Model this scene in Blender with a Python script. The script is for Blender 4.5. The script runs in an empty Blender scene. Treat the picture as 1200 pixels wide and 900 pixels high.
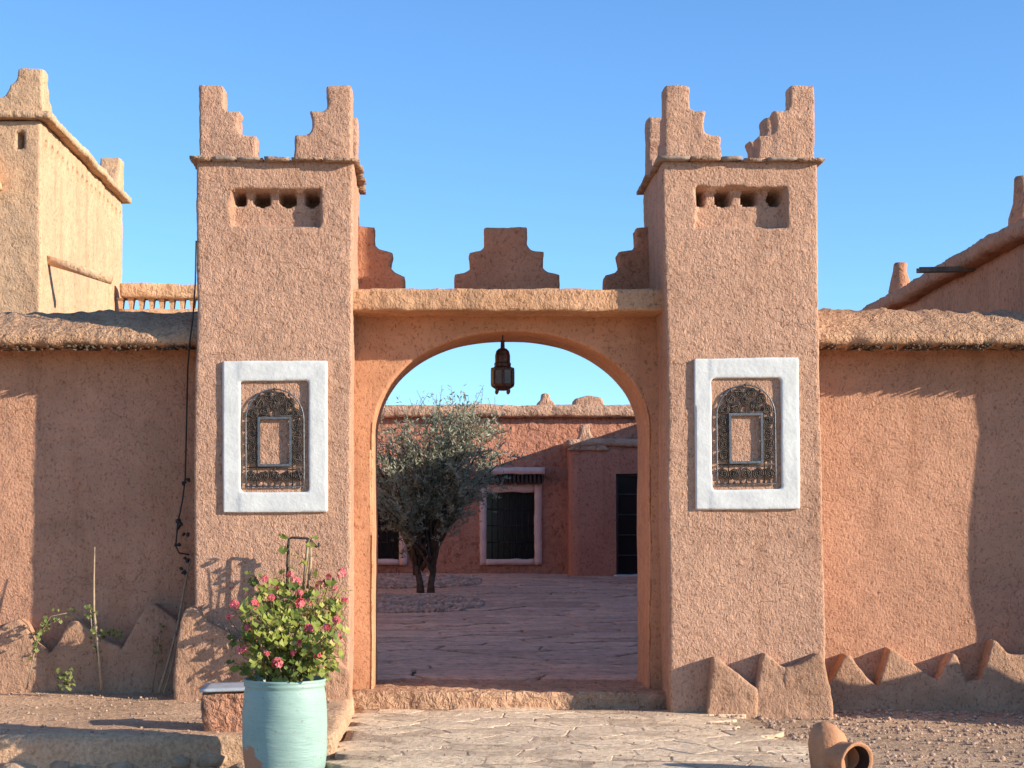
import bpy, bmesh, math, random
from mathutils import Vector, Matrix, noise

random.seed(7)
S = bpy.context.scene
COL = S.collection
R = math.radians

# ------------------------------------------------------------------ camera
F = 1950.0                       # focal length in pixels of the 1200 px wide photograph
VX, VY, CZ = 510.0, 610.0, 1.75  # vanishing point and eye height
cam_d = bpy.data.cameras.new('camera'); cam = bpy.data.objects.new('camera', cam_d); COL.objects.link(cam)
cam.location = (0, 0, CZ); cam.rotation_euler = (R(90), 0, 0)
cam_d.sensor_width = 36; cam_d.lens = F / 1200 * 36
cam_d.shift_x = (600 - VX) / 1200; cam_d.shift_y = (VY - 450) / 1200
cam_d.clip_start = .1; cam_d.clip_end = 3000
S.camera = cam

# ------------------------------------------------------------------ sky and sun
SUN_FROM = Vector((1.0, -.40, .34)).normalized()
w = bpy.data.worlds.new('World'); S.world = w; w.use_nodes = True
nt = w.node_tree; nt.nodes.clear()
sky = nt.nodes.new('ShaderNodeTexSky'); sky.sky_type = 'NISHITA'; sky.sun_disc = False
sky.sun_elevation = math.asin(SUN_FROM.z); sky.sun_rotation = math.atan2(SUN_FROM.x, SUN_FROM.y)
sky.altitude = 1200; sky.air_density = 1.0; sky.dust_density = .3; sky.ozone_density = 2.0
bg = nt.nodes.new('ShaderNodeBackground'); bg.inputs['Strength'].default_value = .120
wo = nt.nodes.new('ShaderNodeOutputWorld')
clear = nt.nodes.new('ShaderNodeMix'); clear.data_type = 'RGBA'; clear.blend_type = 'MULTIPLY'; clear.inputs[0].default_value = 1.0
clear.inputs[7].default_value = (.74, 1.07, 1.40, 1)      # the deep clear desert blue
nt.links.new(sky.outputs[0], clear.inputs[6]); nt.links.new(clear.outputs[2], bg.inputs[0]); nt.links.new(bg.outputs[0], wo.inputs[0])
sd = bpy.data.lights.new('sun', 'SUN'); sd.energy = 5.0; sd.angle = R(.5); sd.color = (1, .915, .775)
so = bpy.data.objects.new('sun', sd); COL.objects.link(so)
so.rotation_euler = SUN_FROM.to_track_quat('Z', 'Y').to_euler(); so.location = (20, -8, 12)
S.view_settings.view_transform = 'Standard'; S.view_settings.look = 'None'
S.view_settings.exposure = .65; S.view_settings.gamma = 1.0
S.view_settings.use_curve_mapping = False
S.cycles.max_bounces = 6; S.cycles.diffuse_bounces = 4

# ------------------------------------------------------------------ helpers
def P(px, py, Y):
    return Vector(((px - VX) * Y / F, Y, CZ + (VY - py) * Y / F))
def PX(px, Y): return (px - VX) * Y / F
def PZ(py, Y): return CZ + (VY - py) * Y / F

def tag(o, label=None, cat=None, group=None, kind=None):
    if label: o['label'] = label
    if cat: o['category'] = cat
    if group: o['group'] = group
    if kind: o['kind'] = kind
    return o
def empty(name, loc=(0, 0, 0), label=None, cat=None, group=None):
    o = bpy.data.objects.new(name, None); COL.objects.link(o); o.location = loc
    o.empty_display_size = .1
    return tag(o, label, cat, group)
def world_loc(o):
    v = Vector(o.location)
    while o.parent: o = o.parent; v += Vector(o.location)
    return v
def mobj(name, verts, faces, mat, parent=None, smooth=True, mesh=None, origin=None):
    """verts are WORLD coordinates; the object is placed under its parent so that they stay put"""
    base = world_loc(parent) if parent else Vector((0, 0, 0))
    if origin is None:
        if parent: origin = base
        else:
            n = max(1, len(verts)); xs = [v[0] for v in verts]; ys = [v[1] for v in verts]; zs = [v[2] for v in verts]
            origin = Vector(((min(xs) + max(xs)) / 2, (min(ys) + max(ys)) / 2, min(zs)))
    origin = Vector(origin)
    me = bpy.data.meshes.new(name)
    me.from_pydata([tuple(Vector(v) - origin) for v in verts], [], faces)
    if smooth: me.polygons.foreach_set('use_smooth', [True] * len(me.polygons))
    if mat: me.materials.append(mat)
    me.update()
    o = bpy.data.objects.new(name, me); COL.objects.link(o)
    if parent: o.parent = parent
    o.location = origin - base
    return o

def nz(p, f, s=0.0):
    return noise.noise(Vector((p[0] * f + s, p[1] * f - s * .7, p[2] * f + s * 1.3)))
def nv(p, f, s=0.0):
    return noise.noise_vector(Vector((p[0] * f + s, p[1] * f - s * .7, p[2] * f + s * 1.3)))

def lattice(x0, x1, y0, y1, z0, z1, res, r=0.0, fn=None, skip=''):
    """closed box of square-ish cells with rounded edges; fn(p, n) moves each point. skip: letters of faces left out (b bottom, k back, t top)"""
    nx = max(1, round((x1 - x0) / res)); ny = max(1, round((y1 - y0) / res)); nzz = max(1, round((z1 - z0) / res))
    ids = {}; verts = []; faces = []
    def vid(i, j, k):
        key = (i, j, k)
        if key in ids: return ids[key]
        p = Vector((x0 + (x1 - x0) * i / nx, y0 + (y1 - y0) * j / ny, z0 + (z1 - z0) * k / nzz))
        n = Vector((-1 if i == 0 else 1 if i == nx else 0, -1 if j == 0 else 1 if j == ny else 0, -1 if k == 0 else 1 if k == nzz else 0)).normalized()
        if r > 0:
            q = Vector((min(max(p.x, x0 + r), x1 - r), min(max(p.y, y0 + r), y1 - r), min(max(p.z, z0 + r), z1 - r)))
            d = p - q
            if d.length > 1e-6: n = d.normalized(); p = q + n * r
        if fn: p = fn(p, n)
        ids[key] = len(verts); verts.append(p); return ids[key]
    for i in range(nx):
        for k in range(nzz):
            faces.append((vid(i, 0, k), vid(i + 1, 0, k), vid(i + 1, 0, k + 1), vid(i, 0, k + 1)))
            if 'k' not in skip: faces.append((vid(i, ny, k), vid(i, ny, k + 1), vid(i + 1, ny, k + 1), vid(i + 1, ny, k)))
    for j in range(ny):
        for k in range(nzz):
            faces.append((vid(0, j, k), vid(0, j, k + 1), vid(0, j + 1, k + 1), vid(0, j + 1, k)))
            faces.append((vid(nx, j, k), vid(nx, j + 1, k), vid(nx, j + 1, k + 1), vid(nx, j, k + 1)))
    for i in range(nx):
        for j in range(ny):
            if 'b' not in skip: faces.append((vid(i, j, 0), vid(i, j + 1, 0), vid(i + 1, j + 1, 0), vid(i + 1, j, 0)))
            if 't' not in skip: faces.append((vid(i, j, nzz), vid(i + 1, j, nzz), vid(i + 1, j + 1, nzz), vid(i, j + 1, nzz)))
    return verts, faces

def box(x0, x1, y0, y1, z0, z1):
    v = [(x0, y0, z0), (x1, y0, z0), (x1, y1, z0), (x0, y1, z0), (x0, y0, z1), (x1, y0, z1), (x1, y1, z1), (x0, y1, z1)]
    f = [(0, 3, 2, 1), (4, 5, 6, 7), (0, 1, 5, 4), (1, 2, 6, 5), (2, 3, 7, 6), (3, 0, 4, 7)]
    return [Vector(p) for p in v], f
def join(*parts):
    V = []; Fc = []
    for v, f in parts:
        b = len(V); V += list(v); Fc += [tuple(i + b for i in q) for q in f]
    return V, Fc
def prism_xz(poly, y0, y1):
    """closed solid: outline in (x, z), front at y0, back at y1"""
    n = len(poly)
    area = sum(poly[i][0] * poly[(i + 1) % n][1] - poly[(i + 1) % n][0] * poly[i][1] for i in range(n))
    if area < 0: poly = poly[::-1]
    V = [Vector((x, y0, z)) for x, z in poly] + [Vector((x, y1, z)) for x, z in poly]
    Fc = [tuple(range(n)), tuple(range(2 * n - 1, n - 1, -1))]
    Fc += [(i, i + n, (i + 1) % n + n, (i + 1) % n) for i in range(n)]
    return V, Fc
def prism_yz(poly, x0, x1):
    V, Fc = prism_xz(poly, x0, x1)
    return [Vector((p.y, p.x, p.z)) for p in V], [q[::-1] for q in Fc]

def remesh(name, vf, voxel, mat, parent=None, smooth=3, amp=.01, freq=9, seed=0.0, amp2=0.0, freq2=2.0, keep_flat=True):
    """crude closed solids -> one weathered mud surface (union, softened edges, noise)"""
    me = bpy.data.meshes.new('tmp'); me.from_pydata([tuple(v) for v in vf[0]], [], vf[1]); me.update()
    o = bpy.data.objects.new('tmp', me); COL.objects.link(o)
    m = o.modifiers.new('r', 'REMESH'); m.mode = 'VOXEL'; m.voxel_size = voxel
    if smooth:
        s = o.modifiers.new('s', 'SMOOTH'); s.iterations = smooth; s.factor = .5
    dg = bpy.context.evaluated_depsgraph_get()
    ev = o.evaluated_get(dg); em = ev.to_mesh()
    V = [v.co.copy() for v in em.vertices]; N = [v.normal.copy() for v in em.vertices]
    Fc = [tuple(p.vertices) for p in em.polygons]
    ev.to_mesh_clear(); bpy.data.objects.remove(o); bpy.data.meshes.remove(me)
    out = []
    for p, n in zip(V, N):
        d = amp * (nz(p, freq, seed) + .5 * nz(p, freq * 2.3, seed + 5))
        if amp2: d += amp2 * nz(p, freq2, seed + 9)
        out.append(p + n * d)
    return mobj(name, out, Fc, mat, parent)

def tube(path, rad, seg=6, cap=True):
    """path: list of Vectors, rad: float or list"""
    n = len(path); rad = rad if isinstance(rad, (list, tuple)) else [rad] * n
    V = []; Fc = []; up = None
    for i, p in enumerate(path):
        t = (path[min(i + 1, n - 1)] - path[max(i - 1, 0)]).normalized()
        if up is None:
            a = Vector((0, 0, 1)) if abs(t.z) < .9 else Vector((1, 0, 0)); up = t.cross(a).normalized()
        up = (up - t * up.dot(t)).normalized(); b = t.cross(up)
        for k in range(seg):
            an = 2 * math.pi * k / seg
            V.append(p + (up * math.cos(an) + b * math.sin(an)) * rad[i])
    for i in range(n - 1):
        for k in range(seg):
            a = i * seg + k; b2 = i * seg + (k + 1) % seg
            Fc.append((a, b2, b2 + seg, a + seg))
    if cap:
        Fc.append(tuple(range(seg - 1, -1, -1))); Fc.append(tuple(range((n - 1) * seg, n * seg)))
    return V, Fc
def lathe(profile, c, seg=32, wob=0.0, seed=0, close=True):
    V = []; Fc = []
    for i, (r, z) in enumerate(profile):
        for k in range(seg):
            a = 2 * math.pi * k / seg
            p = Vector((c[0] + r * math.cos(a), c[1] + r * math.sin(a), c[2] + z))
            if wob: p += Vector((math.cos(a), math.sin(a), 0)) * wob * nz(p, 7, seed)
            V.append(p)
    for i in range(len(profile) - 1):
        for k in range(seg):
            a = i * seg + k; b = i * seg + (k + 1) % seg
            Fc.append((a, b, b + seg, a + seg))
    if close:
        Fc.append(tuple(range(seg - 1, -1, -1)))
        Fc.append(tuple(range((len(profile) - 1) * seg, len(profile) * seg)))
    return V, Fc
ICO = None
def rock(c, s, rnd, flat=.7):
    global ICO
    if ICO is None:
        bm = bmesh.new(); bmesh.ops.create_icosphere(bm, subdivisions=1, radius=1)
        ICO = ([v.co.copy() for v in bm.verts], [tuple(v.index for v in f.verts) for f in bm.faces]); bm.free()
    sx, sy, sz = s * rnd.uniform(.7, 1.3), s * rnd.uniform(.7, 1.3), s * flat * rnd.uniform(.7, 1.2)
    a = rnd.uniform(0, 6.28); ca, sa = math.cos(a), math.sin(a); se = rnd.uniform(0, 50)
    V = []
    for p in ICO[0]:
        q = p * (1 + .35 * nz(p, 1.1, se))
        x, y = q.x * sx, q.y * sy
        V.append(Vector((c[0] + x * ca - y * sa, c[1] + x * sa + y * ca, c[2] + q.z * sz)))
    return V, ICO[1]

# ------------------------------------------------------------------ materials
def new_mat(name):
    m = bpy.data.materials.new(name); m.use_nodes = True
    t = m.node_tree; b = t.nodes['Principled BSDF']
    return m, t, b
def N(t, typ, **kw):
    n = t.nodes.new(typ)
    for k, v in kw.items(): setattr(n, k, v)
    return n
def ramp(t, fac, stops):
    r = N(t, 'ShaderNodeValToRGB')
    e = r.color_ramp.elements
    e[0].position, e[0].color = stops[0][0], (*stops[0][1], 1)
    e[1].position, e[1].color = stops[-1][0], (*stops[-1][1], 1)
    for p, c in stops[1:-1]:
        x = e.new(p); x.color = (*c, 1)
    t.links.new(fac, r.inputs[0]); return r.outputs[0]
def tnoise(t, vec, scale, detail=4, rough=.55, dist=0.0):
    n = N(t, 'ShaderNodeTexNoise'); n.inputs['Scale'].default_value = scale
    n.inputs['Detail'].default_value = detail; n.inputs['Roughness'].default_value = rough; n.inputs['Distortion'].default_value = dist
    t.links.new(vec, n.inputs['Vector']); return n.outputs['Fac']
def mathn(t, op, a, b=None):
    n = N(t, 'ShaderNodeMath', operation=op)
    for i, x in enumerate((a, b)):
        if x is None: continue
        if isinstance(x, (int, float)): n.inputs[i].default_value = x
        else: t.links.new(x, n.inputs[i])
    return n.outputs[0]
def mixc(t, fac, a, b, mode='MIX'):
    n = N(t, 'ShaderNodeMix', data_type='RGBA', blend_type=mode)
    for i, x in ((0, fac), (6, a), (7, b)):
        if isinstance(x, (int, float)): n.inputs[i].default_value = x
        elif isinstance(x, tuple): n.inputs[i].default_value = (*x, 1)
        else: t.links.new(x, n.inputs[i])
    return n.outputs[2]
def wpos(t, sx=1, sy=1, sz=1):
    g = N(t, 'ShaderNodeNewGeometry'); m = N(t, 'ShaderNodeMapping'); m.inputs['Scale'].default_value = (sx, sy, sz)
    t.links.new(g.outputs['Position'], m.inputs['Vector']); return m.outputs['Vector']
def bump(t, b, h, dist=.02, strength=1.0):
    n = N(t, 'ShaderNodeBump'); n.inputs['Strength'].default_value = strength; n.inputs['Distance'].default_value = dist
    t.links.new(h, n.inputs['Height']); t.links.new(n.outputs['Normal'], b.inputs['Normal'])

def adobe(name, col, pit=22, depth=.03, patch=.18, straw=.4, sz=.7, stain=(.6, .5, .42), stain_amt=.38):
    """mud render: pitted relief, broad patches, darker pits, pale straw flecks, vertical rain streaks"""
    m, t, b = new_mat(name)
    p = wpos(t, 1, 1, sz); pu = wpos(t)
    big = tnoise(t, pu, 1.1, 4, .6)
    mid = tnoise(t, p, pit * .35, 3, .6)
    fine = tnoise(t, p, pit, 3, .65, .6)
    c1 = tuple(x * (1 - patch) for x in col); c2 = tuple(min(1, x * (1 + patch)) for x in col)
    base = ramp(t, big, [(.3, c1), (.5, col), (.7, c2)])
    pits = ramp(t, fine, [(.33, (.54, .46, .42)), (.46, (1, 1, 1)), (.7, (1.0, 1.0, 1.0))])
    base = mixc(t, .85, base, pits, 'MULTIPLY')
    med = tnoise(t, wpos(t, 1, 1, 1.6), 4.5, 5, .65, .8)
    base = mixc(t, .55, base, ramp(t, med, [(.30, (.80, .77, .75)), (.5, (1, 1, 1)), (.72, (1.16, 1.15, 1.12))]), 'MULTIPLY')
    cv = N(t, 'ShaderNodeTexVoronoi', feature='DISTANCE_TO_EDGE'); cv.inputs['Scale'].default_value = 2.3
    wrp = N(t, 'ShaderNodeVectorMath', operation='ADD'); t.links.new(pu, wrp.inputs[0])
    wn = N(t, 'ShaderNodeTexNoise'); wn.inputs['Scale'].default_value = 5; t.links.new(pu, wn.inputs['Vector'])
    wsc = N(t, 'ShaderNodeVectorMath', operation='SCALE'); wsc.inputs['Scale'].default_value = .35; t.links.new(wn.outputs['Color'], wsc.inputs[0])
    t.links.new(wsc.outputs[0], wrp.inputs[1]); t.links.new(wrp.outputs[0], cv.inputs['Vector'])
    crk = ramp(t, cv.outputs['Distance'], [(.0, (1, 1, 1)), (.010, (0, 0, 0))])
    crm = ramp(t, tnoise(t, pu, 1.7, 2, .5), [(.52, (0, 0, 0)), (.64, (1, 1, 1))])
    crack = mathn(t, 'MULTIPLY', crk, crm)
    base = mixc(t, mathn(t, 'MULTIPLY', crack, .45), base, tuple(x * .35 for x in col))
    strk = tnoise(t, wpos(t, 5, 5, .35), 1.0, 4, .6)
    sm = ramp(t, strk, [(.52, (0, 0, 0)), (.72, (1, 1, 1))])
    base = mixc(t, mathn(t, 'MULTIPLY', sm, stain_amt), base, stain, 'MULTIPLY')
    fl = tnoise(t, wpos(t, 1, 1, .45), pit * 3.2, 2, .5)
    fm = ramp(t, fl, [(.62, (0, 0, 0)), (.70, (1, 1, 1))])
    base = mixc(t, mathn(t, 'MULTIPLY', fm, straw), base, tuple(min(1, x * 1.5 + .04) for x in col))
    t.links.new(base, b.inputs['Base Color']); b.inputs['Roughness'].default_value = .95
    b.inputs['Specular IOR Level'].default_value = .15
    h = mathn(t, 'ADD', mathn(t, 'MULTIPLY', mid, .32), mathn(t, 'MULTIPLY', fine, 1.25))
    h = mathn(t, 'ADD', h, mathn(t, 'MULTIPLY', med, 1.6))
    h = mathn(t, 'SUBTRACT', h, mathn(t, 'MULTIPLY', crack, .35))
    bump(t, b, h, depth)
    return m

M = {}
M['tower'] = adobe('pitted_mud_render', (.545, .312, .203), pit=46, depth=.019, patch=.10, straw=.35)
M['ledge'] = adobe('ledge_mud', (.42, .26, .17), pit=22, depth=.03, patch=.2)
M['arch'] = adobe('smooth_orange_render', (.56, .275, .150), pit=40, depth=.005, patch=.12, straw=.15)
M['coping'] = adobe('coping_render', (.58, .315, .17), pit=30, depth=.016, patch=.15, straw=.3)
M['gmerlon'] = adobe('merlon_render', (.48, .215, .12), pit=34, depth=.012, patch=.15)
M['wall'] = adobe('boundary_wall_render', (.530, .275, .168), pit=46, depth=.014, patch=.12, straw=.25)
M['cap'] = adobe('straw_mud_cap', (.54, .31, .18), pit=24, depth=.045, patch=.22, straw=.5)
M['tooth'] = adobe('skirting_render', (.48, .275, .17), pit=40, depth=.012, patch=.22, straw=.25)
M['back'] = adobe('red_courtyard_render', (.57, .255, .158), pit=11, depth=.045, patch=.12, straw=.1)
M['backlow'] = adobe('red_smooth_render', (.56, .235, .148), pit=20, depth=.012, patch=.10, straw=.1)
M['backcap'] = adobe('pale_parapet_render', (.58, .34, .22), pit=9, depth=.05, patch=.2)
M['far'] = adobe('far_tower_render', (.61, .38, .225), pit=36, depth=.012, patch=.08, straw=.2)
M['farcap'] = adobe('far_tower_ledge', (.60, .38, .225), pit=14, depth=.02, patch=.15)
M['right'] = adobe('side_house_render', (.54, .245, .135), pit=20, depth=.02, patch=.12)
M['step'] = adobe('threshold_render', (.55, .32, .19), pit=14, depth=.045, patch=.25, stain_amt=.1)
M['block'] = adobe('mud_brick', (.46, .23, .145), pit=16, depth=.05, patch=.25)

def simple(name, col, rough=.6, var=.15, scale=8, bmp=.0, bscale=30, metal=0.0, spec=.5):
    m, t, b = new_mat(name)
    p = wpos(t)
    n = tnoise(t, p, scale, 4, .6)
    t.links.new(ramp(t, n, [(.3, tuple(x * (1 - var) for x in col)), (.7, tuple(min(1, x * (1 + var)) for x in col))]), b.inputs['Base Color'])
    b.inputs['Roughness'].default_value = rough; b.inputs['Metallic'].default_value = metal
    b.inputs['Specular IOR Level'].default_value = spec
    if bmp: bump(t, b, tnoise(t, p, bscale, 3, .6), bmp)
    return m
M['white'] = simple('white_lime_plaster', (.66, .645, .595), .9, .10, 6, .004, 26, spec=.2)
M['pinkwhite'] = simple('faded_white_paint', (.76, .51, .42), .85, .12, 5, .006, 24, spec=.2)
M['iron'] = simple('weathered_wrought_iron', (.080, .060, .047), .65, .45, 30, .004, 80, metal=.6)
M['ironlight'] = simple('worn_grey_iron', (.15, .155, .16), .5, .3, 30, .003, 80, metal=.6)
M['brass'] = simple('dark_copper_sheet', (.075, .035, .022), .45, .5, 18, .004, 60, metal=.7)
M['brassglass'] = simple('amber_lantern_glass', (.06, .035, .02), .35, .4, 14)
M['black'] = simple('black_cable', (.015, .014, .014), .5, .2)
M['wood'] = simple('grey_weathered_wood', (.22, .15, .10), .8, .3, 12, .01, 40)
M['darkwood'] = simple('dark_timber', (.045, .035, .03), .7, .3, 12, .008, 40)
M['stalk'] = simple('dry_stalk', (.34, .24, .15), .85, .25, 20)
M['reed'] = simple('dry_reeds', (.13, .085, .05), .9, .5, 40)
M['slate'] = simple('slate_slab', (.30, .22, .165), .85, .35, 5, .012, 22, spec=.2)
M['tile'] = simple('pale_blue_tile', (.46, .48, .49), .3, .15, 14)
M['gravel'] = simple('gravel_stones', (.42, .28, .195), .9, .5, 9, .006, 60, spec=.2)
M['bedgravel'] = simple('bed_stones', (.46, .30, .215), .9, .45, 4, .006, 60, spec=.2)
M['rock'] = simple('mortared_stone', (.42, .27, .17), .9, .3, 7, .03, 18, spec=.2)
M['bark'] = simple('tree_bark', (.11, .075, .055), .9, .4, 14, .02, 35, spec=.2)
M['clay'] = simple('terracotta', (.46, .215, .11), .8, .2, 7, .006, 50, spec=.25)
M['potdark'] = simple('clay_inside_shade', (.035, .02, .014), .95, .3, 9)  # clay colour darkened to stand for the shade inside the pot
M['hole'] = simple('hole_shade_earth', (.10, .06, .045), .95, .3, 9)  # dark tone painted for the shade in deep holes

# dark window glass
m, t, b = new_mat('dark_window_glass'); b.inputs['Base Color'].default_value = (.010, .011, .013, 1); b.inputs['Roughness'].default_value = .12
b.inputs['Specular IOR Level'].default_value = .4; M['glass'] = m
# leaves with a per-leaf tint
def leafmat(name, ca, cb, cc, rough=.5):
    m, t, b = new_mat(name)
    a = N(t, 'ShaderNodeAttribute', attribute_name='tint')
    c = ramp(t, a.outputs['Fac'], [(0, ca), (.55, cb), (1, cc)])
    t.links.new(c, b.inputs['Base Color']); b.inputs['Roughness'].default_value = rough; b.inputs['Specular IOR Level'].default_value = .3
    tr = N(t, 'ShaderNodeBsdfTranslucent'); t.links.new(c, tr.inputs['Color'])
    mx = N(t, 'ShaderNodeMixShader'); mx.inputs[0].default_value = .3
    out = t.nodes['Material Output']
    t.links.new(b.outputs[0], mx.inputs[1]); t.links.new(tr.outputs[0], mx.inputs[2]); t.links.new(mx.outputs[0], out.inputs['Surface'])
    return m
M['gleaf'] = leafmat('geranium_leaf', (.10, .14, .025), (.30, .33, .06), (.55, .45, .14))
M['oleaf'] = leafmat('grey_olive_leaf', (.20, .205, .125), (.37, .37, .25), (.54, .53, .39), .65)
M['weed'] = leafmat('weed_leaf', (.10, .14, .03), (.18, .21, .05), (.26, .27, .08))
M['petal'] = leafmat('pink_petal', (.60, .08, .11), (.80, .19, .21), (.88, .38, .37), .6)

# turquoise glaze with a bare clay patch low on the left
m, t, b = new_mat('turquoise_glaze')
p = wpos(t)
g1 = ramp(t, tnoise(t, p, 3, 4, .6), [(.3, (.225, .345, .288)), (.7, (.315, .42, .355))])
sp = ramp(t, tnoise(t, p, 38, 2, .5), [(.68, (0, 0, 0)), (.72, (1, 1, 1))])
g1 = mixc(t, mathn(t, 'MULTIPLY', sp, .55), g1, (.19, .15, .11))
d = N(t, 'ShaderNodeVectorMath', operation='DISTANCE'); t.links.new(N(t, 'ShaderNodeNewGeometry').outputs['Position'], d.inputs[0])
d.inputs[1].default_value = (-1.46, 11.62, -.02)
dm = mathn(t, 'ADD', d.outputs['Value'], mathn(t, 'MULTIPLY', tnoise(t, p, 9, 4, .6), .22))
bare = ramp(t, dm, [(.355, (1, 1, 1)), (.375, (0, 0, 0))])
g1 = mixc(t, bare, g1, (.44, .22, .12))
t.links.new(g1, b.inputs['Base Color'])
rr = N(t, 'ShaderNodeMix', data_type='FLOAT'); t.links.new(bare, rr.inputs[0]); rr.inputs[2].default_value = .58; rr.inputs[3].default_value = .9
t.links.new(rr.outputs[0], b.inputs['Roughness'])
bump(t, b, tnoise(t, wpos(t, 1, 1, 6), 6, 3, .6), .006)
M['glaze'] = m

# earth
def earth(name, col, patch=.25, pit=30, depth=.03):
    m, t, b = new_mat(name)
    p = wpos(t)
    big = tnoise(t, p, .9, 5, .65)
    base = ramp(t, big, [(.3, tuple(x * (1 - patch) for x in col)), (.7, tuple(min(1, x * (1 + patch)) for x in col))])
    f = tnoise(t, p, pit, 5, .7)
    base = mixc(t, .8, base, ramp(t, f, [(.35, (.62, .58, .55)), (.55, (1, 1, 1)), (.72, (1.25, 1.22, 1.18))]), 'MULTIPLY')
    t.links.new(base, b.inputs['Base Color']); b.inputs['Roughness'].default_value = .95; b.inputs['Specular IOR Level'].default_value = .15
    bump(t, b, mathn(t, 'ADD', f, mathn(t, 'MULTIPLY', tnoise(t, p, pit * .3, 3, .6), 1.5)), depth)
    return m
M['earth'] = earth('dry_earth', (.58, .39, .25))
M['terrace'] = earth('terrace_earth', (.68, .42, .255))
M['court'] = earth('courtyard_joint_earth', (.13, .075, .055), pit=18)
def stone(name, col, patch=.2, depth=.03, pit=14):
    m, t, b = new_mat(name)
    oi = N(t, 'ShaderNodeObjectInfo'); p = wpos(t)
    base = ramp(t, tnoise(t, p, 3.2, 6, .7), [(.3, tuple(x * (1 - patch) for x in col)), (.5, col), (.72, tuple(min(1, x * (1 + patch)) for x in col))])
    hv = ramp(t, oi.outputs['Random'], [(0, (.80, .77, .75)), (.5, (1, 1, 1)), (1, (1.12, 1.1, 1.06))])
    base = mixc(t, 1.0, base, hv, 'MULTIPLY')
    f = tnoise(t, p, pit, 6, .72)
    base = mixc(t, .75, base, ramp(t, f, [(.36, (.55, .5, .46)), (.5, (1, 1, 1)), (.75, (1.12, 1.1, 1.08))]), 'MULTIPLY')
    t.links.new(base, b.inputs['Base Color']); b.inputs['Roughness'].default_value = .9; b.inputs['Specular IOR Level'].default_value = .2
    bump(t, b, f, depth)
    return m
M['flagjoint'] = earth('path_joint_earth', (.60, .43, .29))
M['flag'] = stone('pale_flagstone', (.80, .595, .40))
M['cflag'] = stone('brown_flagstone', (.72, .425, .29), depth=.04, pit=9)

# ================================================================== SETTING
def dip(x, y):     # the ground falls away in front of the terrace
    a = min(1, max(0, (-.80 - x) / .35)); b = min(1, max(0, (13.0 - y) / .3))
    return -.17 * a * a * (3 - 2 * a) * b
def ground_z(x, y): return dip(x, y) + .018 * nz((x, y, 0), .9, 3) + .006 * nz((x, y, 0), 5, 8)
# ground: fine grid close by, coarse ring to the horizon
def ground():
    xs = [-900, -200, -60, -20, -10] + [-8 + i * .12 for i in range(int(18 / .12))] + [10.1, 20, 60, 200, 900]
    ys = [-900, -200, -50, -10, 5] + [9 + i * .12 for i in range(int(8 / .12))] + [17.2, 40, 120, 400, 1500]
    V = []; Fc = []
    for y in ys:
        for x in xs:
            near = -8.1 < x < 10.2 and 8.9 < y < 17
            V.append((x, y, ground_z(x, y) - .02 if near else -.03))
    n = len(xs)
    for j in range(len(ys) - 1):
        for i in range(n - 1): Fc.append((j * n + i, j * n + i + 1, (j + 1) * n + i + 1, (j + 1) * n + i))
    tag(mobj('ground', V, Fc, M['earth'], origin=(0, 0, 0)), kind='structure')
ground()

def court_z(y): return .17 + (y - 16.2) * .0185
V = []; Fc = []
ys = [16.3 + i * .35 for i in range(63)]; xs = [-12 + i * .5 for i in range(41)]
for y in ys:
    for x in xs: V.append((x, y, court_z(y) - .03 + .01 * nz((x, y, 0), 1.2, 4)))
for j in range(len(ys) - 1):
    for i in range(len(xs) - 1): Fc.append((j * 41 + i, j * 41 + i + 1, (j + 1) * 41 + i + 1, (j + 1) * 41 + i))
court = tag(mobj('courtyard_paving', V, Fc, M['court'], origin=(0, 0, 0)), kind='structure')

def slab_piece(name, poly, z, th, mat, parent, seed):
    """irregular flat stone: outline ring, worn bevel, slightly tilted top"""
    n = len(poly); cx = sum(p[0] for p in poly) / n; cy = sum(p[1] for p in poly) / n
    rnd = random.Random(seed); tl_ = .012 if th > .045 else .004; tx, ty = rnd.uniform(-tl_, tl_), rnd.uniform(-tl_, tl_); dz = rnd.uniform(-.4, .5) * tl_
    V = []
    for s, h in ((1.0, -th), (1.0, -.008 if th > .045 else -.004), (.965, 0)):
        for x, y in poly:
            X = cx + (x - cx) * s; Y = cy + (y - cy) * s
            V.append((X, Y, z(X, Y) + h + dz + tx * (X - cx) + ty * (Y - cy)))
    V.append((cx, cy, z(cx, cy) + dz + .002))
    Fc = []
    for L in range(2):
        for i in range(n):
            j = (i + 1) % n
            Fc.append((L * n + i, L * n + j, (L + 1) * n + j, (L + 1) * n + i))
    for i in range(n): Fc.append((2 * n + i, 2 * n + (i + 1) % n, 3 * n))
    return mobj(name, V, Fc, mat, parent, smooth=False)

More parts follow.
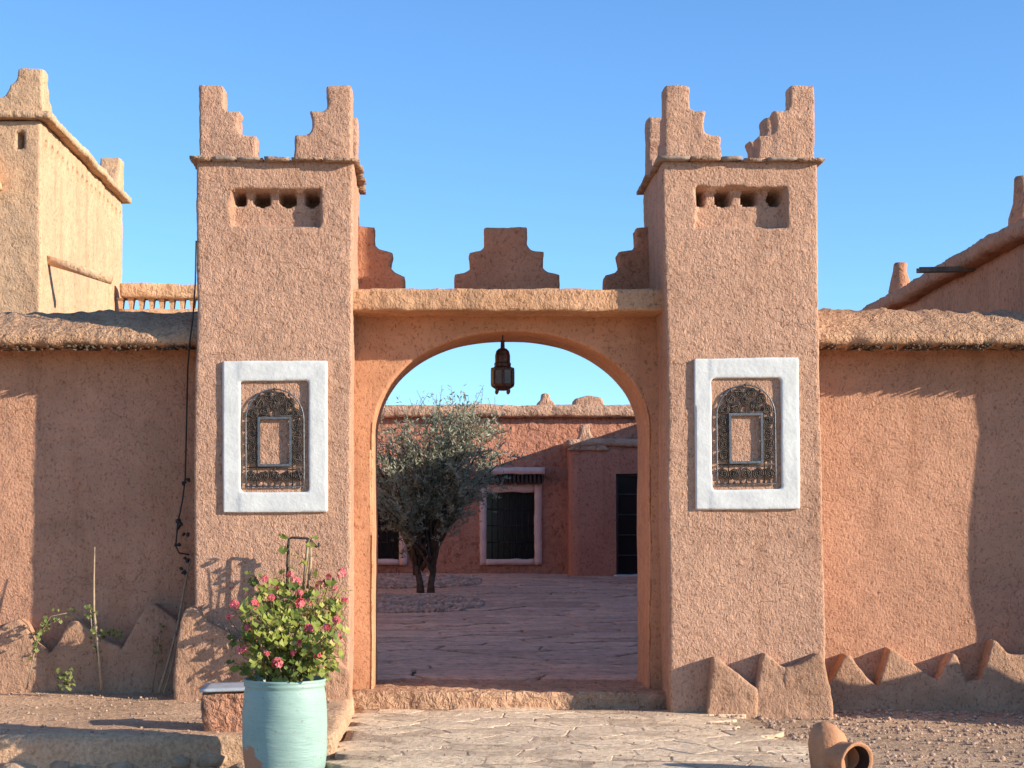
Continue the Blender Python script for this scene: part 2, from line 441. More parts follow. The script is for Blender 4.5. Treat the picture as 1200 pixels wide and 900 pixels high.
def paving(name, x_of, y0, y1, sx, sy, gap, zf, mat, parent, seed, thick=.05):
    """crazy paving: Voronoi cells of jittered points, each stone an object"""
    rnd = random.Random(seed); pts = []
    ny = int((y1 - y0) / sy)
    for j in range(-1, ny + 2):
        y = y0 + (j + .5) * sy; xa, xb = x_of(min(max(y, y0), y1)); nx = int((xb - xa) / sx) + 2
        for i in range(-2, nx + 2):
            x = xa + (i + (j % 2) * .5) * sx
            pts.append(((x + rnd.uniform(-.42, .42) * sx) / sx, (y + rnd.uniform(-.40, .40) * sy) / sy))
    k = 0
    for a, (px, py) in enumerate(pts):
        X, Y = px * sx, py * sy; xa, xb = x_of(min(max(Y, y0), y1))
        if not (y0 <= Y <= y1 and xa <= X <= xb): continue
        cell = [(px - 2, py - 2), (px + 2, py - 2), (px + 2, py + 2), (px - 2, py + 2)]
        for b, (qx, qy) in enumerate(pts):
            if b == a or abs(qx - px) > 2.6 or abs(qy - py) > 2.6: continue
            mx, my, dx, dy = (px + qx) / 2, (py + qy) / 2, qx - px, qy - py
            out = []
            for u in range(len(cell)):
                c0, c1 = cell[u], cell[(u + 1) % len(cell)]
                s0 = (c0[0] - mx) * dx + (c0[1] - my) * dy; s1 = (c1[0] - mx) * dx + (c1[1] - my) * dy
                if s0 <= 0: out.append(c0)
                if s0 * s1 < 0:
                    f = s0 / (s0 - s1); out.append((c0[0] + (c1[0] - c0[0]) * f, c0[1] + (c1[1] - c0[1]) * f))
            cell = out
            if len(cell) < 3: break
        if len(cell) < 3: continue
        poly = [(u * sx, v * sy) for u, v in cell]
        cx = sum(p[0] for p in poly) / len(poly); cy = sum(p[1] for p in poly) / len(poly)
        g = gap * rnd.uniform(.5, 1.6); ring = []
        for u in range(len(poly)):        # extra uneven points along each side
            p, q = Vector(poly[u]), Vector(poly[(u + 1) % len(poly)]); L_ = (q - p).length
            ring.append(p.lerp(q, .1))
            for f in ((.35, .65) if L_ > .25 else (.5,)): ring.append(p.lerp(q, f))
            ring.append(p.lerp(q, .9))
        res = []
        for p in ring:
            d = Vector((cx, cy)) - p; L_ = max(d.length, 1e-4)
            res.append(tuple(p + d / L_ * min(L_ * .4, g * (.5 + rnd.uniform(0, .7)))))
        slab_piece(name, res, zf, thick, mat, parent, seed * 1000 + k); k += 1
    return k
nslab = paving('paving_stone', lambda y: (PX(415, y) - .7, PX(775, y) + .6), 16.5, 37.2, 1.05, .50, .024, lambda x, y: court_z(y), M['cflag'], court, 11)

path = tag(mobj('path', *lattice(-.72, 2.9, 10.4, 15.25, -.08, .0185, .09, 0, lambda p, n: Vector((p.x + max(0, (p.x - 1.6) / 1.3) * .42 * nz(p, 1.6, 17), p.y, p.z - .05 * min(1, max(0, (p.x - 2.2) / .6)) ** 2))), M['flagjoint'], origin=(1, 13, 0)), kind='structure')
for v in path.data.vertices: pass
nflag = paving('flagstone', lambda y: (-.62, 2.75 + .35 * math.sin(y * 2.1)), 10.7, 15.25, .42, .30, .006, lambda x, y: .022 + .4 * ground_z(x, y), M['flag'], path, 5, .04)

# raised planting terrace on the left, its front a low wall of mortared stones
TZ = .15
def tfn(p, n):
    q = p.copy()
    if n.z > .5: q.z += .016 * nz(p, 1.3, 2) + .006 * nz(p, 6, 4)
    if n.y < -.5 or n.x > .5: q += n * (.03 * nz(p, 3, 5) + .015 * nz(p, 9, 6))
    return q
terr = tag(mobj('terrace', *lattice(-9, -.74, 12.4, 15.75, -.3, TZ, .07, .035, tfn, 'bk'), M['terrace'], origin=(-4, 14, 0)), kind='structure')
rnd = random.Random(21)
x = -4.3
while x < -1.25:
    s = rnd.uniform(.10, .16)
    V, Fc = rock((x, 12.455, -.10 + rnd.uniform(-.05, .06)), s, rnd, .62)
    mobj('wall_stone', V, Fc, M['rock'], terr, smooth=True)
    x += s * rnd.uniform(1.7, 2.2)

# ================================================================== GATE TOWERS
LEDGE_PROFILE = [(0, 0), (.53, 0), (.512, .10), (.518, .228), (.43, .230), (.365, .252), (.348, .31), (.352, .38), (.382, .458), (.30, .446), (.228, .472), (.205, .54), (.212, .682), (.008, .682)]
def tower_merlon(cx, cy, sx, sy, z, parent, seed, scale=1.0, label=None):
    rnd = random.Random(seed)
    pr = [(a * scale * rnd.uniform(.99, 1.015), h * scale * rnd.uniform(.995, 1.008)) for a, h in LEDGE_PROFILE]
    th = .23 * scale
    a = prism_xz([(cx + sx * u, z + h - .03) for u, h in pr], min(cy, cy + sy * th), max(cy, cy + sy * th))
    b2 = prism_yz([(cy + sy * u * .92, z + h * .97 - .03) for u, h in pr], min(cx, cx + sx * th), max(cx, cx + sx * th))
    return remesh('merlon', join(a, b2), .017, M['tower'], parent, smooth=1, amp=.005, freq=16, seed=seed, amp2=.012, freq2=4)

def gate_tower(label, xb0, xb1, xt0, xt1, y0, y1, zt, recess, holes, frame, seed, group='gate towers'):
    root = empty('gate_tower', ((xb0 + xb1) / 2, (y0 + y1) / 2, 0), label, 'tower', group)
    ym = (y0 + y1) / 2
    def fn(p, n):
        f = max(0, p.z) / zt
        a = xb0 + (xt0 - xb0) * f; b = xb1 + (xt1 - xb1) * f
        u = (p.x - xb0) / (xb1 - xb0)
        q = Vector((a + (b - a) * u, p.y + (ym - p.y) * .02 * f, p.z))
        wv3 = nv(q, .8, seed) * .018 + nv(q, 3.1, seed) * .007; q += Vector((wv3.x, wv3.y * .45, wv3.z * .3))
        d = .0035 * nz(q, 13, seed) + .003 * nz(q, 27, seed)
        if n.y < -.6 and recess:
            rx0, rx1, rz0, rz1 = recess
            wv = .014 * nz(q, 6, seed + 3)
            e = min(q.x - rx0, rx1 - q.x, q.z - rz0, rz1 - q.z) + wv
            k = min(1, max(0, e / .014))
            dep = .105 * k
            for hx0, hx1, hz0, hz1 in holes:
                hx, hz, ra, rb = (hx0 + hx1) / 2, (hz0 + hz1) / 2, (hx1 - hx0) / 2, (hz1 - hz0) / 2
                rr_ = (abs((q.x - hx) / ra) ** 3 + abs((q.z - hz) / rb) ** 3) ** (1 / 3) + wv * 2
                if rr_ < .98: dep = max(dep, .45 * min(1, (.98 - rr_) / .14))
            q.y += dep
        return q - n * d * -1
    V, Fc = lattice(xb0, xb1, y0, y1, -.06, zt, .018, .024, fn, 'bt')
    mobj('shaft', V, Fc, M['tower'], root)
    # roof bed closing the top
    mobj('roof', *lattice(xt0 + .02, xt1 - .02, y0 + .03, y1 - .03, zt - .10, zt + .006, .3), M['ledge'], root)
    # projecting ledge: thin slabs laid side by side round the four sides
    rnd = random.Random(seed * 13 + 1)
    ov = .062; dpt = .26
    def side(n0, n1, make):
        s = n0
        while s < n1 - .03:
            e = min(n1, s + rnd.uniform(.17, .38))
            if n1 - e < .1: e = n1
            z0 = zt - .012 + rnd.uniform(-.010, .008); h = rnd.uniform(.028, .044); o = ov * rnd.uniform(.7, 1.3)
            b_ = make(s + .003, e - .003, o)
            V, Fc = lattice(*b_, z0, z0 + h, .06, .012, lambda p, n, sd=s: p + nv(p, 9, seed + sd) * .010)
            mobj('ledge_slab', V, Fc, M['ledge'] if rnd.random() < .65 else M['slate'], root)
            s = e
    side(xt0 - ov, xt1 + ov, lambda a, b, o: (a, b, y0 - o, y0 + dpt))
    side(xt0 - ov, xt1 + ov, lambda a, b, o: (a, b, y1 - dpt, y1 + o))
    side(y0 + dpt + .004, y1 - dpt - .004, lambda a, b, o: (xt0 - o, xt0 + dpt, a, b))
    side(y0 + dpt + .004, y1 - dpt - .004, lambda a, b, o: (xt1 - dpt, xt1 + o, a, b))
    zl = zt + .03
    tower_merlon(xt0 + .015, y0 + .015, 1, 1, zl, root, seed + 1)
    tower_merlon(xt1 - .015, y0 + .015, -1, 1, zl, root, seed + 2)
    tower_merlon(xt0 + .015, y1 - .015, 1, -1, zl, root, seed + 3)
    tower_merlon(xt1 - .015, y1 - .015, -1, -1, zl, root, seed + 4)
    if frame:      # white plaster surround of the blind window
        (ox0, ox1, oz0, oz1), (ix0, ix1, iz0, iz1), tilt = frame
        poly_o = [(ox0, oz0), (ox1, oz0), (ox1, oz1), (ox0, oz1)]
        parts = [box(ox0, ix0, y0 - .024, y0 + .05, oz0, oz1), box(ix1, ox1, y0 - .030, y0 + .05, oz0, oz1),
                 box(ix0 - .01, ix1 + .01, y0 - .030, y0 + .05, oz0, iz0), box(ix0 - .01, ix1 + .01, y0 - .030, y0 + .05, iz1, oz1)]
        V, Fc = join(*parts)
        cx = (ox0 + ox1) / 2; cz = (oz0 + oz1) / 2
        V = [Vector((p.x + (cz - p.z) * tilt, p.y, p.z + (p.x - cx) * tilt)) for p in V]
        remesh('window_surround', (V, Fc),   .016, M['white'], root, smooth=1, amp=.0025, freq=5, amp2=.004, freq2=2.2, seed=seed)
    return root

def rect(px0, px1, py0, py1, Y): return (PX(px0, Y), PX(px1, Y), PZ(py1, Y), PZ(py0, Y))
Y0, Y1 = 15.0, 16.45
ZT = PZ(188, Y0)
fl = (rect(260.8, 384, 423, 600.5, Y0), rect(282, 362, 446.5, 576.5, Y0), .004)
towL = gate_tower('left gate tower with plaster window surround, behind the flowering turquoise jar', PX(226, Y0), PX(409, Y0), PX(230.5, Y0), PX(414, Y0), Y0, Y1, ZT,
    rect(271, 376, 221, 266, Y0), [rect(a, b, 223, 240, Y0) for a, b in ((274, 287), (295.5, 316), (326, 347), (356, 373))], fl, 1.0)
fr = (rect(814, 936.5, 419.5, 597, Y0), rect(834, 915, 443.5, 573.5, Y0), .010)
towR = gate_tower('right gate tower with three plaster teeth skirting its foot', PX(787, Y0), PX(969, Y0), PX(777, Y0), PX(957.5, Y0), Y0, Y1, ZT,
    rect(816, 923, 218, 266, Y0), [rect(a, b, 220.5, 240, Y0) for a, b in ((817, 828), (840, 859), (871, 890), (902, 918))], fr, 4.0)

# ================================================================== ARCHWAY between the towers
YA, YB = 15.67, 16.55
arch = empty('archway', (.7, 16.1, 0), 'round headed gateway wall with stepped merlons between the two towers', 'archway')
AX0, AX1 = PX(438, YA), PX(760, YA); ASP = PZ(508, YA); ATOP = PZ(388.5, YA)
WX0, WX1, WZ1 = PX(412, Y0) - .06, PX(782, Y0) + .10, PZ(350, YA)
acx = (AX0 + AX1) / 2; ahw = (AX1 - AX0) / 2; ah = ATOP - ASP
def arch_pt(s):       # s 0..1 from left foot over the crown to the right foot
    pts = []
    L1 = ASP - .0; Lc = 2.95; T = 2 * L1 + Lc
    d = s * T
    if d <= L1: return (AX0, d)
    if d >= L1 + Lc: return (AX1, ASP - (d - L1 - Lc))
    a = math.pi * (1 - (d - L1) / Lc)
    c, s_ = math.cos(a), math.sin(a)
    return (acx + ahw * math.copysign(abs(c) ** .93, c), ASP + ah * abs(s_) ** .97)
def outer_pt(x, z, s):
    """matching point on the outer rectangle, by the ray from the arch centre"""
    if z < ASP * .995: return (WX0 if x < acx else WX1, z)
    dx, dz = x - acx, max(1e-4, z - ASP)
    tx = ((WX1 if dx > 0 else WX0) - acx) / dx if abs(dx) > 1e-5 else 1e9
    tz = (WZ1 - ASP) / dz
    k = min(tx, tz); return (acx + dx * k, ASP + dz * k)
NS, NR, ND = 170, 12, 14
V = []; Fc = []
def awob(p): return p + nv(p, 1.2, 31) * .014 + nv(p, 5, 33) * .004
rings = []
for j in range(NR + 1):      # front face, outer -> inner edge, last ring rounded into the reveal
    ring = []
    for i in range(NS + 1):
        x, z = arch_pt(i / NS); X, Z = outer_pt(x, z, i / NS)
        f = j / NR; ring.append(Vector((X + (x - X) * f, YA, Z + (z - Z) * f)))
    rings.append(ring)
dirs = []
for i in range(NS + 1):
    x, z = arch_pt(i / NS); X, Z = outer_pt(x, z, 0); d = Vector((X - x, 0, Z - z)); d.normalize(); dirs.append(d)
for i in range(NS + 1): rings[-1][i] = rings[-1][i] + dirs[i] * .02
for (o_, y_) in ((.006, YA + .006), (0, YA + .025)): rings.append([Vector((arch_pt(i / NS)[0], y_, arch_pt(i / NS)[1])) + dirs[i] * o_ for i in range(NS + 1)])
for j in range(1, ND + 1): rings.append([Vector((arch_pt(i / NS)[0], YA + .025 + (YB - YA - .025) * j / ND, arch_pt(i / NS)[1])) for i in range(NS + 1)])
for j in range(1, NR + 1):
    f = j / NR; rg = []
    for i in range(NS + 1):
        x, z = arch_pt(i / NS); X, Z = outer_pt(x, z, 0); rg.append(Vector((x + (X - x) * f, YB, z + (Z - z) * f)))
    rings.append(rg)
for rg in rings: V += [awob(p) for p in rg]
W_ = NS + 1
for j in range(len(rings) - 1):
    for i in range(NS): Fc.append((j * W_ + i, (j + 1) * W_ + i, (j + 1) * W_ + i + 1, j * W_ + i + 1))
Fc = [q[::-1] for q in Fc]
mobj('arch_wall', V, Fc, M['arch'], arch)
CY0 = 15.18
cz1, cz0 = PZ(338, CY0), PZ(364, CY0)
def cfn(p, n):
    q = p + nv(p, 2.2, 41) * .012 + n * (.009 * nz(p, 9, 42) + .008 * nz(p, 20, 43))
    return q
mobj('coping', *lattice(WX0, WX1, CY0, YB + .05, cz0, cz1, .03, .022, cfn), M['coping'], arch)
YM = 16.12
def gm(pts_px, seed):
    poly = [(PX(a, YM), PZ(b, YM)) for a, b in pts_px]
    remesh('merlon', prism_xz(poly, YM, YM + .30), .014, M['gmerlon'], arch, smooth=1, amp=.006, freq=9, seed=seed, amp2=.008, freq2=4)
gm([(533, 356), (533, 321.5), (545, 319.5), (551.5, 316), (550, 296), (563, 294), (568, 289), (567.5, 266.5), (618, 266), (617, 287), (622, 293), (637.5, 295), (636, 314), (642, 319), (656, 322), (655, 356)], 51)
gm([(405, 356), (405, 264), (439, 266), (438.5, 286), (444, 292), (460, 296), (457, 312), (462, 319), (475, 324), (473, 356)], 52)
gm([(795, 356), (795, 265), (745, 266.5), (746.5, 286), (742, 293), (724, 295.5), (727.5, 311), (722, 319), (709, 322.5), (710, 356)], 53)
# threshold step
def sfn(p, n):
    return p + nv(p, 2.5, 61) * .016 + n * (.016 * nz(p, 8, 62) + .012 * nz(p, 19, 63))
mobj('threshold', *lattice(PX(413, Y0) - .05, PX(783, Y0) + .06, 15.36, 16.6, -.08, .165, .03, .03, sfn, 'b'), M['step'], arch)

# lantern under the crown of the arch
LY = 16.02; lc = P(589, 462, LY)
lan = empty('hanging_lantern', (lc.x, LY, lc.z), 'dark pierced metal lantern hanging from the crown of the arch', 'lantern')
k = LY / F
def lz(py): return PZ(py, LY) - lc.z
def hexl(prof, mat, nm, seg=8):
    V, Fc = lathe([(r * k, lz(y)) for r, y in prof], (lc.x, LY, lc.z), seg); return mobj(nm, V, Fc, mat, lan, smooth=False)
hexl([(11.2, 432), (13.0, 433), (13.4, 431.0), (13.8, 432.5), (13.8, 451), (13.2, 453), (8, 456.5)][::1], M['brass'], 'body')
hexl([(8, 456), (6.5, 457.5), (1, 458)], M['brass'], 'base')
hexl([(12.2, 432), (9.6, 429.5), (9.9, 426), (8.8, 424.5), (8.9, 417), (7.6, 411.5), (4.6, 408.6), (2.6, 408)], M['brass'], 'dome', 12)
hexl([(2.6, 408.5), (2.3, 401), (2.9, 400.5), (2.9, 399), (1, 398.6)], M['brass'], 'collar')
for i in range(8):
    a = 2 * math.pi * (i + .5) / 8; r_ = 13.8 * k * math.cos(math.pi / 8) + .002; hw = 3.8 * k
    c_ = Vector((lc.x + r_ * math.cos(a), LY + r_ * math.sin(a), 0)); tn = Vector((-math.sin(a), math.cos(a), 0)); nn = Vector((math.cos(a), math.sin(a), 0))
    z0, z1 = PZ(450, LY), PZ(434.5, LY)
    q = [c_ - tn * hw, c_ + tn * hw]
    Vp = [q[0] + Vector((0, 0, z0)), q[1] + Vector((0, 0, z0)), q[1] + Vector((0, 0, z1)), q[0] + Vector((0, 0, z1))]
    Vp += [v + nn * .004 for v in Vp]
    mobj('pane', Vp, [(4, 5, 6, 7), (0, 1, 5, 4), (1, 2, 6, 5), (2, 3, 7, 6), (3, 0, 4, 7)], M['brassglass'], lan, smooth=False)
for i in range(4):
    a = 2 * math.pi * (i + .5) / 4
    c_ = Vector((lc.x + 9.5 * k * math.cos(a), LY + 9.5 * k * math.sin(a), lc.z))
    V, Fc = lathe([(.002, 0), (.014, .010), (.018, .028), (.012, .046), (.02, .06)], c_, 8); mobj('foot', V, Fc, M['brass'], lan)
mobj('chain', *tube([Vector((lc.x, LY, PZ(399.5, LY))), Vector((lc.x, LY, ATOP + .03))], .007, 6), M['iron'], lan)

# ================================================================== BOUNDARY WALLS
YW = 15.66
def boundary(label, x0, x1, zb, seed, capzs, fringe_n):
    root = empty('boundary_wall', ((x0 + x1) / 2, 15.9, zb), label, 'wall', 'boundary walls beside the gate')
    def fn(p, n): return p + nv(p, .7, seed) * .022 + n * (.008 * nz(p, 3, seed) + .006 * nz(p, 12, seed))
    mobj('wall', *lattice(x0, x1, YW, 16.12, zb - .1, 3.5, .04, .02, fn, 'bk'), M['wall'], root)
    # lumpy straw-and-mud cap sloping forward
    nseg = int((x1 - x0) / .035); prof_n = 22; V = []; Fc = []
    for i in range(nseg + 1):
        x = x0 + (x1 - x0) * i / nseg; f = i / nseg
        zr = capzs[0] + (capzs[1] - capzs[0]) * f
        prof = [(15.72, 3.36), (15.5, 3.345), (15.30, 3.345), (15.22, 3.36), (15.19, 3.40), (15.205, 3.445), (15.27, 3.50), (15.36, 3.555), (15.46, 3.60), (15.56, zr - .085), (15.66, zr - .045),
                (15.76, zr - .012), (15.86, zr), (15.98, zr - .01), (16.1, zr - .04), (16.22, zr - .12), (16.3, zr - .22), (16.3, 3.36), (16.0, 3.34)]
        for (y, z) in prof:
            p = Vector((x, y, z)); c_ = Vector((x, 15.8, 3.45)); n = (p - c_); n.x = 0; n.normalize()
            d = .030 * nz(p, 2.2, seed + 7) + .030 * nz(p, 7, seed + 8) + .022 * nz(p, 15, seed + 9)
            V.append(p + n * d + Vector((.008 * nz(p, 12, seed), 0, 0)))
    m_ = 19
    for i in range(nseg):
        for j in range(m_): Fc.append((i * m_ + j, i * m_ + (j + 1) % m_, (i + 1) * m_ + (j + 1) % m_, (i + 1) * m_ + j))
    Fc.append(tuple(range(m_ - 1, -1, -1))); Fc.append(tuple(nseg * m_ + j for j in range(m_)))
    mobj('cap', V, Fc, M['cap'], root)
    # reeds poking out under the cap
    rnd = random.Random(int(seed * 10)); parts = []
    for i in range(fringe_n):
        x = rnd.uniform(x0 + .05, x1 - .05); z = 3.345 + rnd.uniform(-.02, .015)
        a = Vector((x, 15.5, z + .01)); b_ = Vector((x + rnd.uniform(-.05, .05), 15.21 - rnd.uniform(-.02, .05), z + rnd.uniform(-.035, .012)))
        parts.append(tube([a, b_], rnd.uniform(.004, .010), 4))
    tag(mobj('reed_fringe', *join(*parts), M['reed'], root, smooth=False), kind='stuff')
    return root
wallL = boundary('mud wall left of the gate, cut by the tower shadow, cable hanging down it', -9.0, PX(229, Y0) + .03, TZ, 2.0, (3.70, 3.735), 420)
wallR = boundary('mud wall right of the gate with a row of teeth along its foot', PX(963, Y0) - .03, 9.2, 0, 6.0, (3.76, 3.70), 420)

# ---- plaster teeth along the feet
def tooth(parent, pts_px, Yf, depth, seed, mat='tooth', floor=-.06):
    poly = [(PX(a, Yf), PZ(b, Yf)) for a, b in pts_px]
    x0, x1 = poly[0][0], poly[-1][0]
    poly = [(x0, floor)] + poly + [(x1, floor)]
    remesh('skirting_tooth', prism_xz(poly, Yf, Yf + depth), .018, M[mat], parent, smooth=3, amp=.006, freq=11, seed=seed, amp2=.012, freq2=3.5)
YT = 14.86
tooth(towR, [(828, 838), (832, 800), (836, 770), (842, 772), (860, 786), (878, 800), (888, 808)], YT, .25, 1)
tooth(towR, [(884.5, 812), (889, 795), (893, 771), (897, 765.5), (904, 771), (913, 779), (921, 783), (925, 790)], YT + .004, .25, 2)
tooth(towR, [(918, 790), (921, 783), (935, 780), (948, 772), (960, 766), (965, 770), (970, 790), (974, 806), (977, 830)], YT - .003, .3, 3)
YT2 = 15.47
tooth(wallR, [(968, 805), (975, 797), (984, 780), (991, 767.5), (996, 768), (1008, 783), (1020, 797), (1031, 806)], YT2, .25, 4)
tooth(wallR, [(1027, 808), (1030, 803), (1036, 782), (1043, 760), (1050, 762), (1066, 774), (1082, 786), (1099, 797)], YT2 + .003, .25, 5)
tooth(wallR, [(1095, 802), (1102, 795), (1109, 779), (1117, 765.5), (1122, 768), (1127, 782), (1133, 798)], YT2 - .003, .25, 6)
tooth(wallR, [(1128, 800), (1150, 797), (1156, 777), (1164, 749), (1170, 753), (1180, 765), (1190, 768), (1203, 766), (1218, 790)], YT2 + .004, .25, 7)
tooth(wallR, [(1212, 800), (1230, 780), (1245, 760), (1262, 778), (1290, 800)], YT2, .25, 8)
YT3 = 15.45
tooth(wallL, [(-60, 800), (-40, 770), (-12, 745), (8, 729), (20, 725), (30, 733), (40, 752), (56, 764)], YT3, .26, 9, floor=.08)
tooth(wallL, [(50, 772), (62, 762), (72, 745), (80, 730), (90, 727), (102, 736), (118, 748), (142, 758)], YT3 + .004, .26, 10, floor=.08)
tooth(wallL, [(138, 766), (148, 750), (160, 726), (172, 709), (181, 707), (193, 716), (206, 727), (216, 740)], YT3 - .004, .26, 11, floor=.08)
tooth(towL, [(203, 800), (206, 760), (210, 728), (216, 714), (226, 710), (234, 717), (240, 728), (256, 735), (272, 745)], YT, .35, 12, floor=.08)
tooth(towL, [(266, 770), (276, 752), (290, 738), (302, 745), (320, 765), (345, 780)], YT + .003, .3, 13, floor=.08)
tooth(towL, [(340, 790), (356, 770), (370, 752), (384, 760), (400, 776), (412, 790)], YT - .002, .3, 14, floor=.08)

# ================================================================== IRON GRILLES in the blind windows
def grille(label, px0, px1, py0, py1, tilt, seed):
    Yg = Y0 - .016; kx = Yg / F
    cx, cz0_ = PX((px0 + px1) / 2, Yg), PZ(py1, Yg); W2 = (px1 - px0) / 2 * kx; H = (py1 - py0) * kx; HS = H - W2 * 1.05
    root = empty('iron_grille', (cx, Yg, cz0_), label, 'grille', 'wrought iron grilles on the towers')
    def T(u, v, dy=0): return Vector((cx + u + (H / 2 - v) * tilt, Yg + dy, cz0_ + v + u * tilt))
    out = [T(-W2, 0)] + [T(-W2, HS * i / 6) for i in range(1, 7)]
    for i in range(1, 17):
        a = math.pi * (1 - i / 16); out.append(T(W2 * math.cos(a), HS + W2 * 1.05 * math.sin(a)))
    out += [T(W2, HS * (6 - i) / 6) for i in range(1, 7)] + [T(-W2, 0)]
    mobj('outer_frame', *tube(out, .0075, 6), M['ironlight'], root)
    a0, a1, b0, b1 = -W2 * .5, W2 * .5, H * .23, H * .69
    def bar(p, q, r, nm='bar', mat='iron'): mobj(nm, *tube([p, q], r, 6), M[mat], root)
    # window frame in the middle: four flat bars mitred
    wf = []
    for (u0, u1, v0, v1) in ((a0 - .022, a1 + .022, b0 - .022, b0), (a0 - .022, a1 + .022, b1, b1 + .022), (a0 - .022, a0, b0, b1), (a1, a1 + .022, b0, b1)):
        q = [T(u0, v0, -.014), T(u1, v0, -.014), T(u1, v1, -.014), T(u0, v1, -.014)]
        wf.append((q + [p + Vector((0, .024, 0)) for p in q], [(0, 1, 2, 3), (0, 4, 5, 1), (1, 5, 6, 2), (2, 6, 7, 3), (3, 7, 4, 0), (7, 6, 5, 4)]))
    mobj('inner_frame', *join(*wf), M['ironlight'], root, smooth=False)
    for v in (b0 - .03, b1 + .03): bar(T(-W2, v), T(W2, v), .006)
    for u in (a0 - .03, a1 + .03): bar(T(u, 0), T(u, H * .86), .006)
    bar(T(0, 0), T(0, b0), .005); bar(T(0, b1), T(0, H), .005)
    # scrolls: S-shaped spirals in every field
    def spiral(r0, turns, flip, n=22):
        pts = []
        for i in range(n):
            f = i / (n - 1); r = r0 * (1 - .82 * f); a = turns * 2 * math.pi * f
            pts.append((flip * (r0 - r * math.cos(a)) - flip * r0, r * math.sin(a)))
        return pts
    rnd = random.Random(seed)
    def scroll(u, v, s, ang, flip):
        path_ = []
        sp = spiral(s, 1.4, flip)
        for (x, y) in sp[::-1]: path_.append((x, y))
        for (x, y) in sp[1:]: path_.append((-x - 2 * s * flip * 0, -y - .0))
        ca, sa = math.cos(ang), math.sin(ang)
        pts = [T(u + x * ca - y * sa, v + x * sa + y * ca, rnd.uniform(-.004, .004)) for x, y in path_]
        mobj('scroll', *tube(pts, .0068, 5), M['iron'], root)
    for i in range(5): scroll(W2 * (-.8 + .4 * i), H * .105, W2 * .20, 1.57 + rnd.uniform(-.15, .15), 1 if i % 2 else -1)
    for i in range(9): bar(T(W2 * (-.8 + .2 * i), 0), T(W2 * (-.8 + .2 * i), H * .045), .0045)
    for u in (-W2 * .76, W2 * .76):
        for q in range(4): scroll(u, b0 + (b1 - b0) * (q + .5) / 4, W2 * .20, 1.57 * (q % 2) + rnd.uniform(-.15, .15), 1 if u > 0 else -1)
    for i in range(6):
        a = math.pi * (i + .5) / 6; scroll(W2 * .76 * math.cos(a), HS + W2 * .80 * math.sin(a), W2 * .19, a + 1.57, 1 if i % 2 else -1)
    for i in range(3):
        a = math.pi * (i + .5) / 3; scroll(W2 * .38 * math.cos(a), HS + .03 + W2 * .40 * math.sin(a), W2 * .18, a + .6, 1 if i % 2 else -1)
    for u, v in ((0, H), (0, H * .86), (-W2 * .5, HS + W2 * .84), (W2 * .5, HS + W2 * .84)):
        V, Fc = lathe([(.002, -.014), (.011, -.008), (.014, 0), (.011, .008), (.002, .014)], T(u, v), 8); mobj('rosette', V, Fc, M['iron'], root)
    for (u, v) in ((-W2, HS * .9), (W2, HS * .9), (-W2, .06), (W2, .06)):       # fixing pins into the tower
        bar(T(u, v), T(u, v, .06), .006, 'pin')
grille('arched wrought iron scroll grille on the left tower, above the jar of geraniums', 288, 356, 456, 570, .004, 3)
grille('arched wrought iron scroll grille on the right tower, above the plaster teeth', 840, 908.5, 451, 567, .012, 4)

# ================================================================== BUILDINGS BEHIND
def facade(x0, x1, y, z0, z1, depth, openings, cell, wobamp, seed):
    """front sheet with real openings (reveals of 0.3 m), sides and top; openings = [(x0,x1,z0,z1)]"""
    xs = {x0, x1}; zs = {z0, z1}
    for a, b, c, d in openings: xs |= {a, b}; zs |= {c, d}
    def fill(s):
        s = sorted(s); o = []
        for a, b in zip(s[:-1], s[1:]):
            n = max(1, int((b - a) / cell)); o += [a + (b - a) * i / n for i in range(n)]
        return o + [s[-1]]
    xs = fill(xs); zs = fill(zs); ids = {}; V = []; Fc = []
    def vid(x, yy, z):
        kk = (round(x, 4), round(yy, 4), round(z, 4))
        if kk not in ids:
            p = Vector((x, yy, z)); p += nv(p, .8, seed) * wobamp + nv(p, 3, seed) * wobamp * .3
            ids[kk] = len(V); V.append(p)
        return ids[kk]
    def inside(xm, zm): return any(a < xm < b and c < zm < d for a, b, c, d in openings)
    for x_a, x_b in zip(xs[:-1], xs[1:]):
        for z_a, z_b in zip(zs[:-1], zs[1:]):
            if not inside((x_a + x_b) / 2, (z_a + z_b) / 2): Fc.append((vid(x_a, y, z_a), vid(x_b, y, z_a), vid(x_b, y, z_b), vid(x_a, y, z_b)))
    for a, b, c, d in openings:
        r_ = .3
        Fc += [(vid(a, y, c), vid(a, y, d), vid(a, y + r_, d), vid(a, y + r_, c)), (vid(b, y, c), vid(b, y + r_, c), vid(b, y + r_, d), vid(b, y, d)),
               (vid(a, y, d), vid(b, y, d), vid(b, y + r_, d), vid(a, y + r_, d)), (vid(a, y, c), vid(a, y + r_, c), vid(b, y + r_, c), vid(b, y, c))]
    for xx in (x0, x1):
        for z_a, z_b in zip(zs[:-1], zs[1:]):
            Fc.append((vid(xx, y, z_a), vid(xx, y, z_b), vid(xx, y + depth, z_b), vid(xx, y + depth, z_a)))
    for x_a, x_b in zip(xs[:-1], xs[1:]): Fc.append((vid(x_a, y, z1), vid(x_b, y, z1), vid(x_b, y + depth, z1), vid(x_a, y + depth, z1)))
    return V, Fc

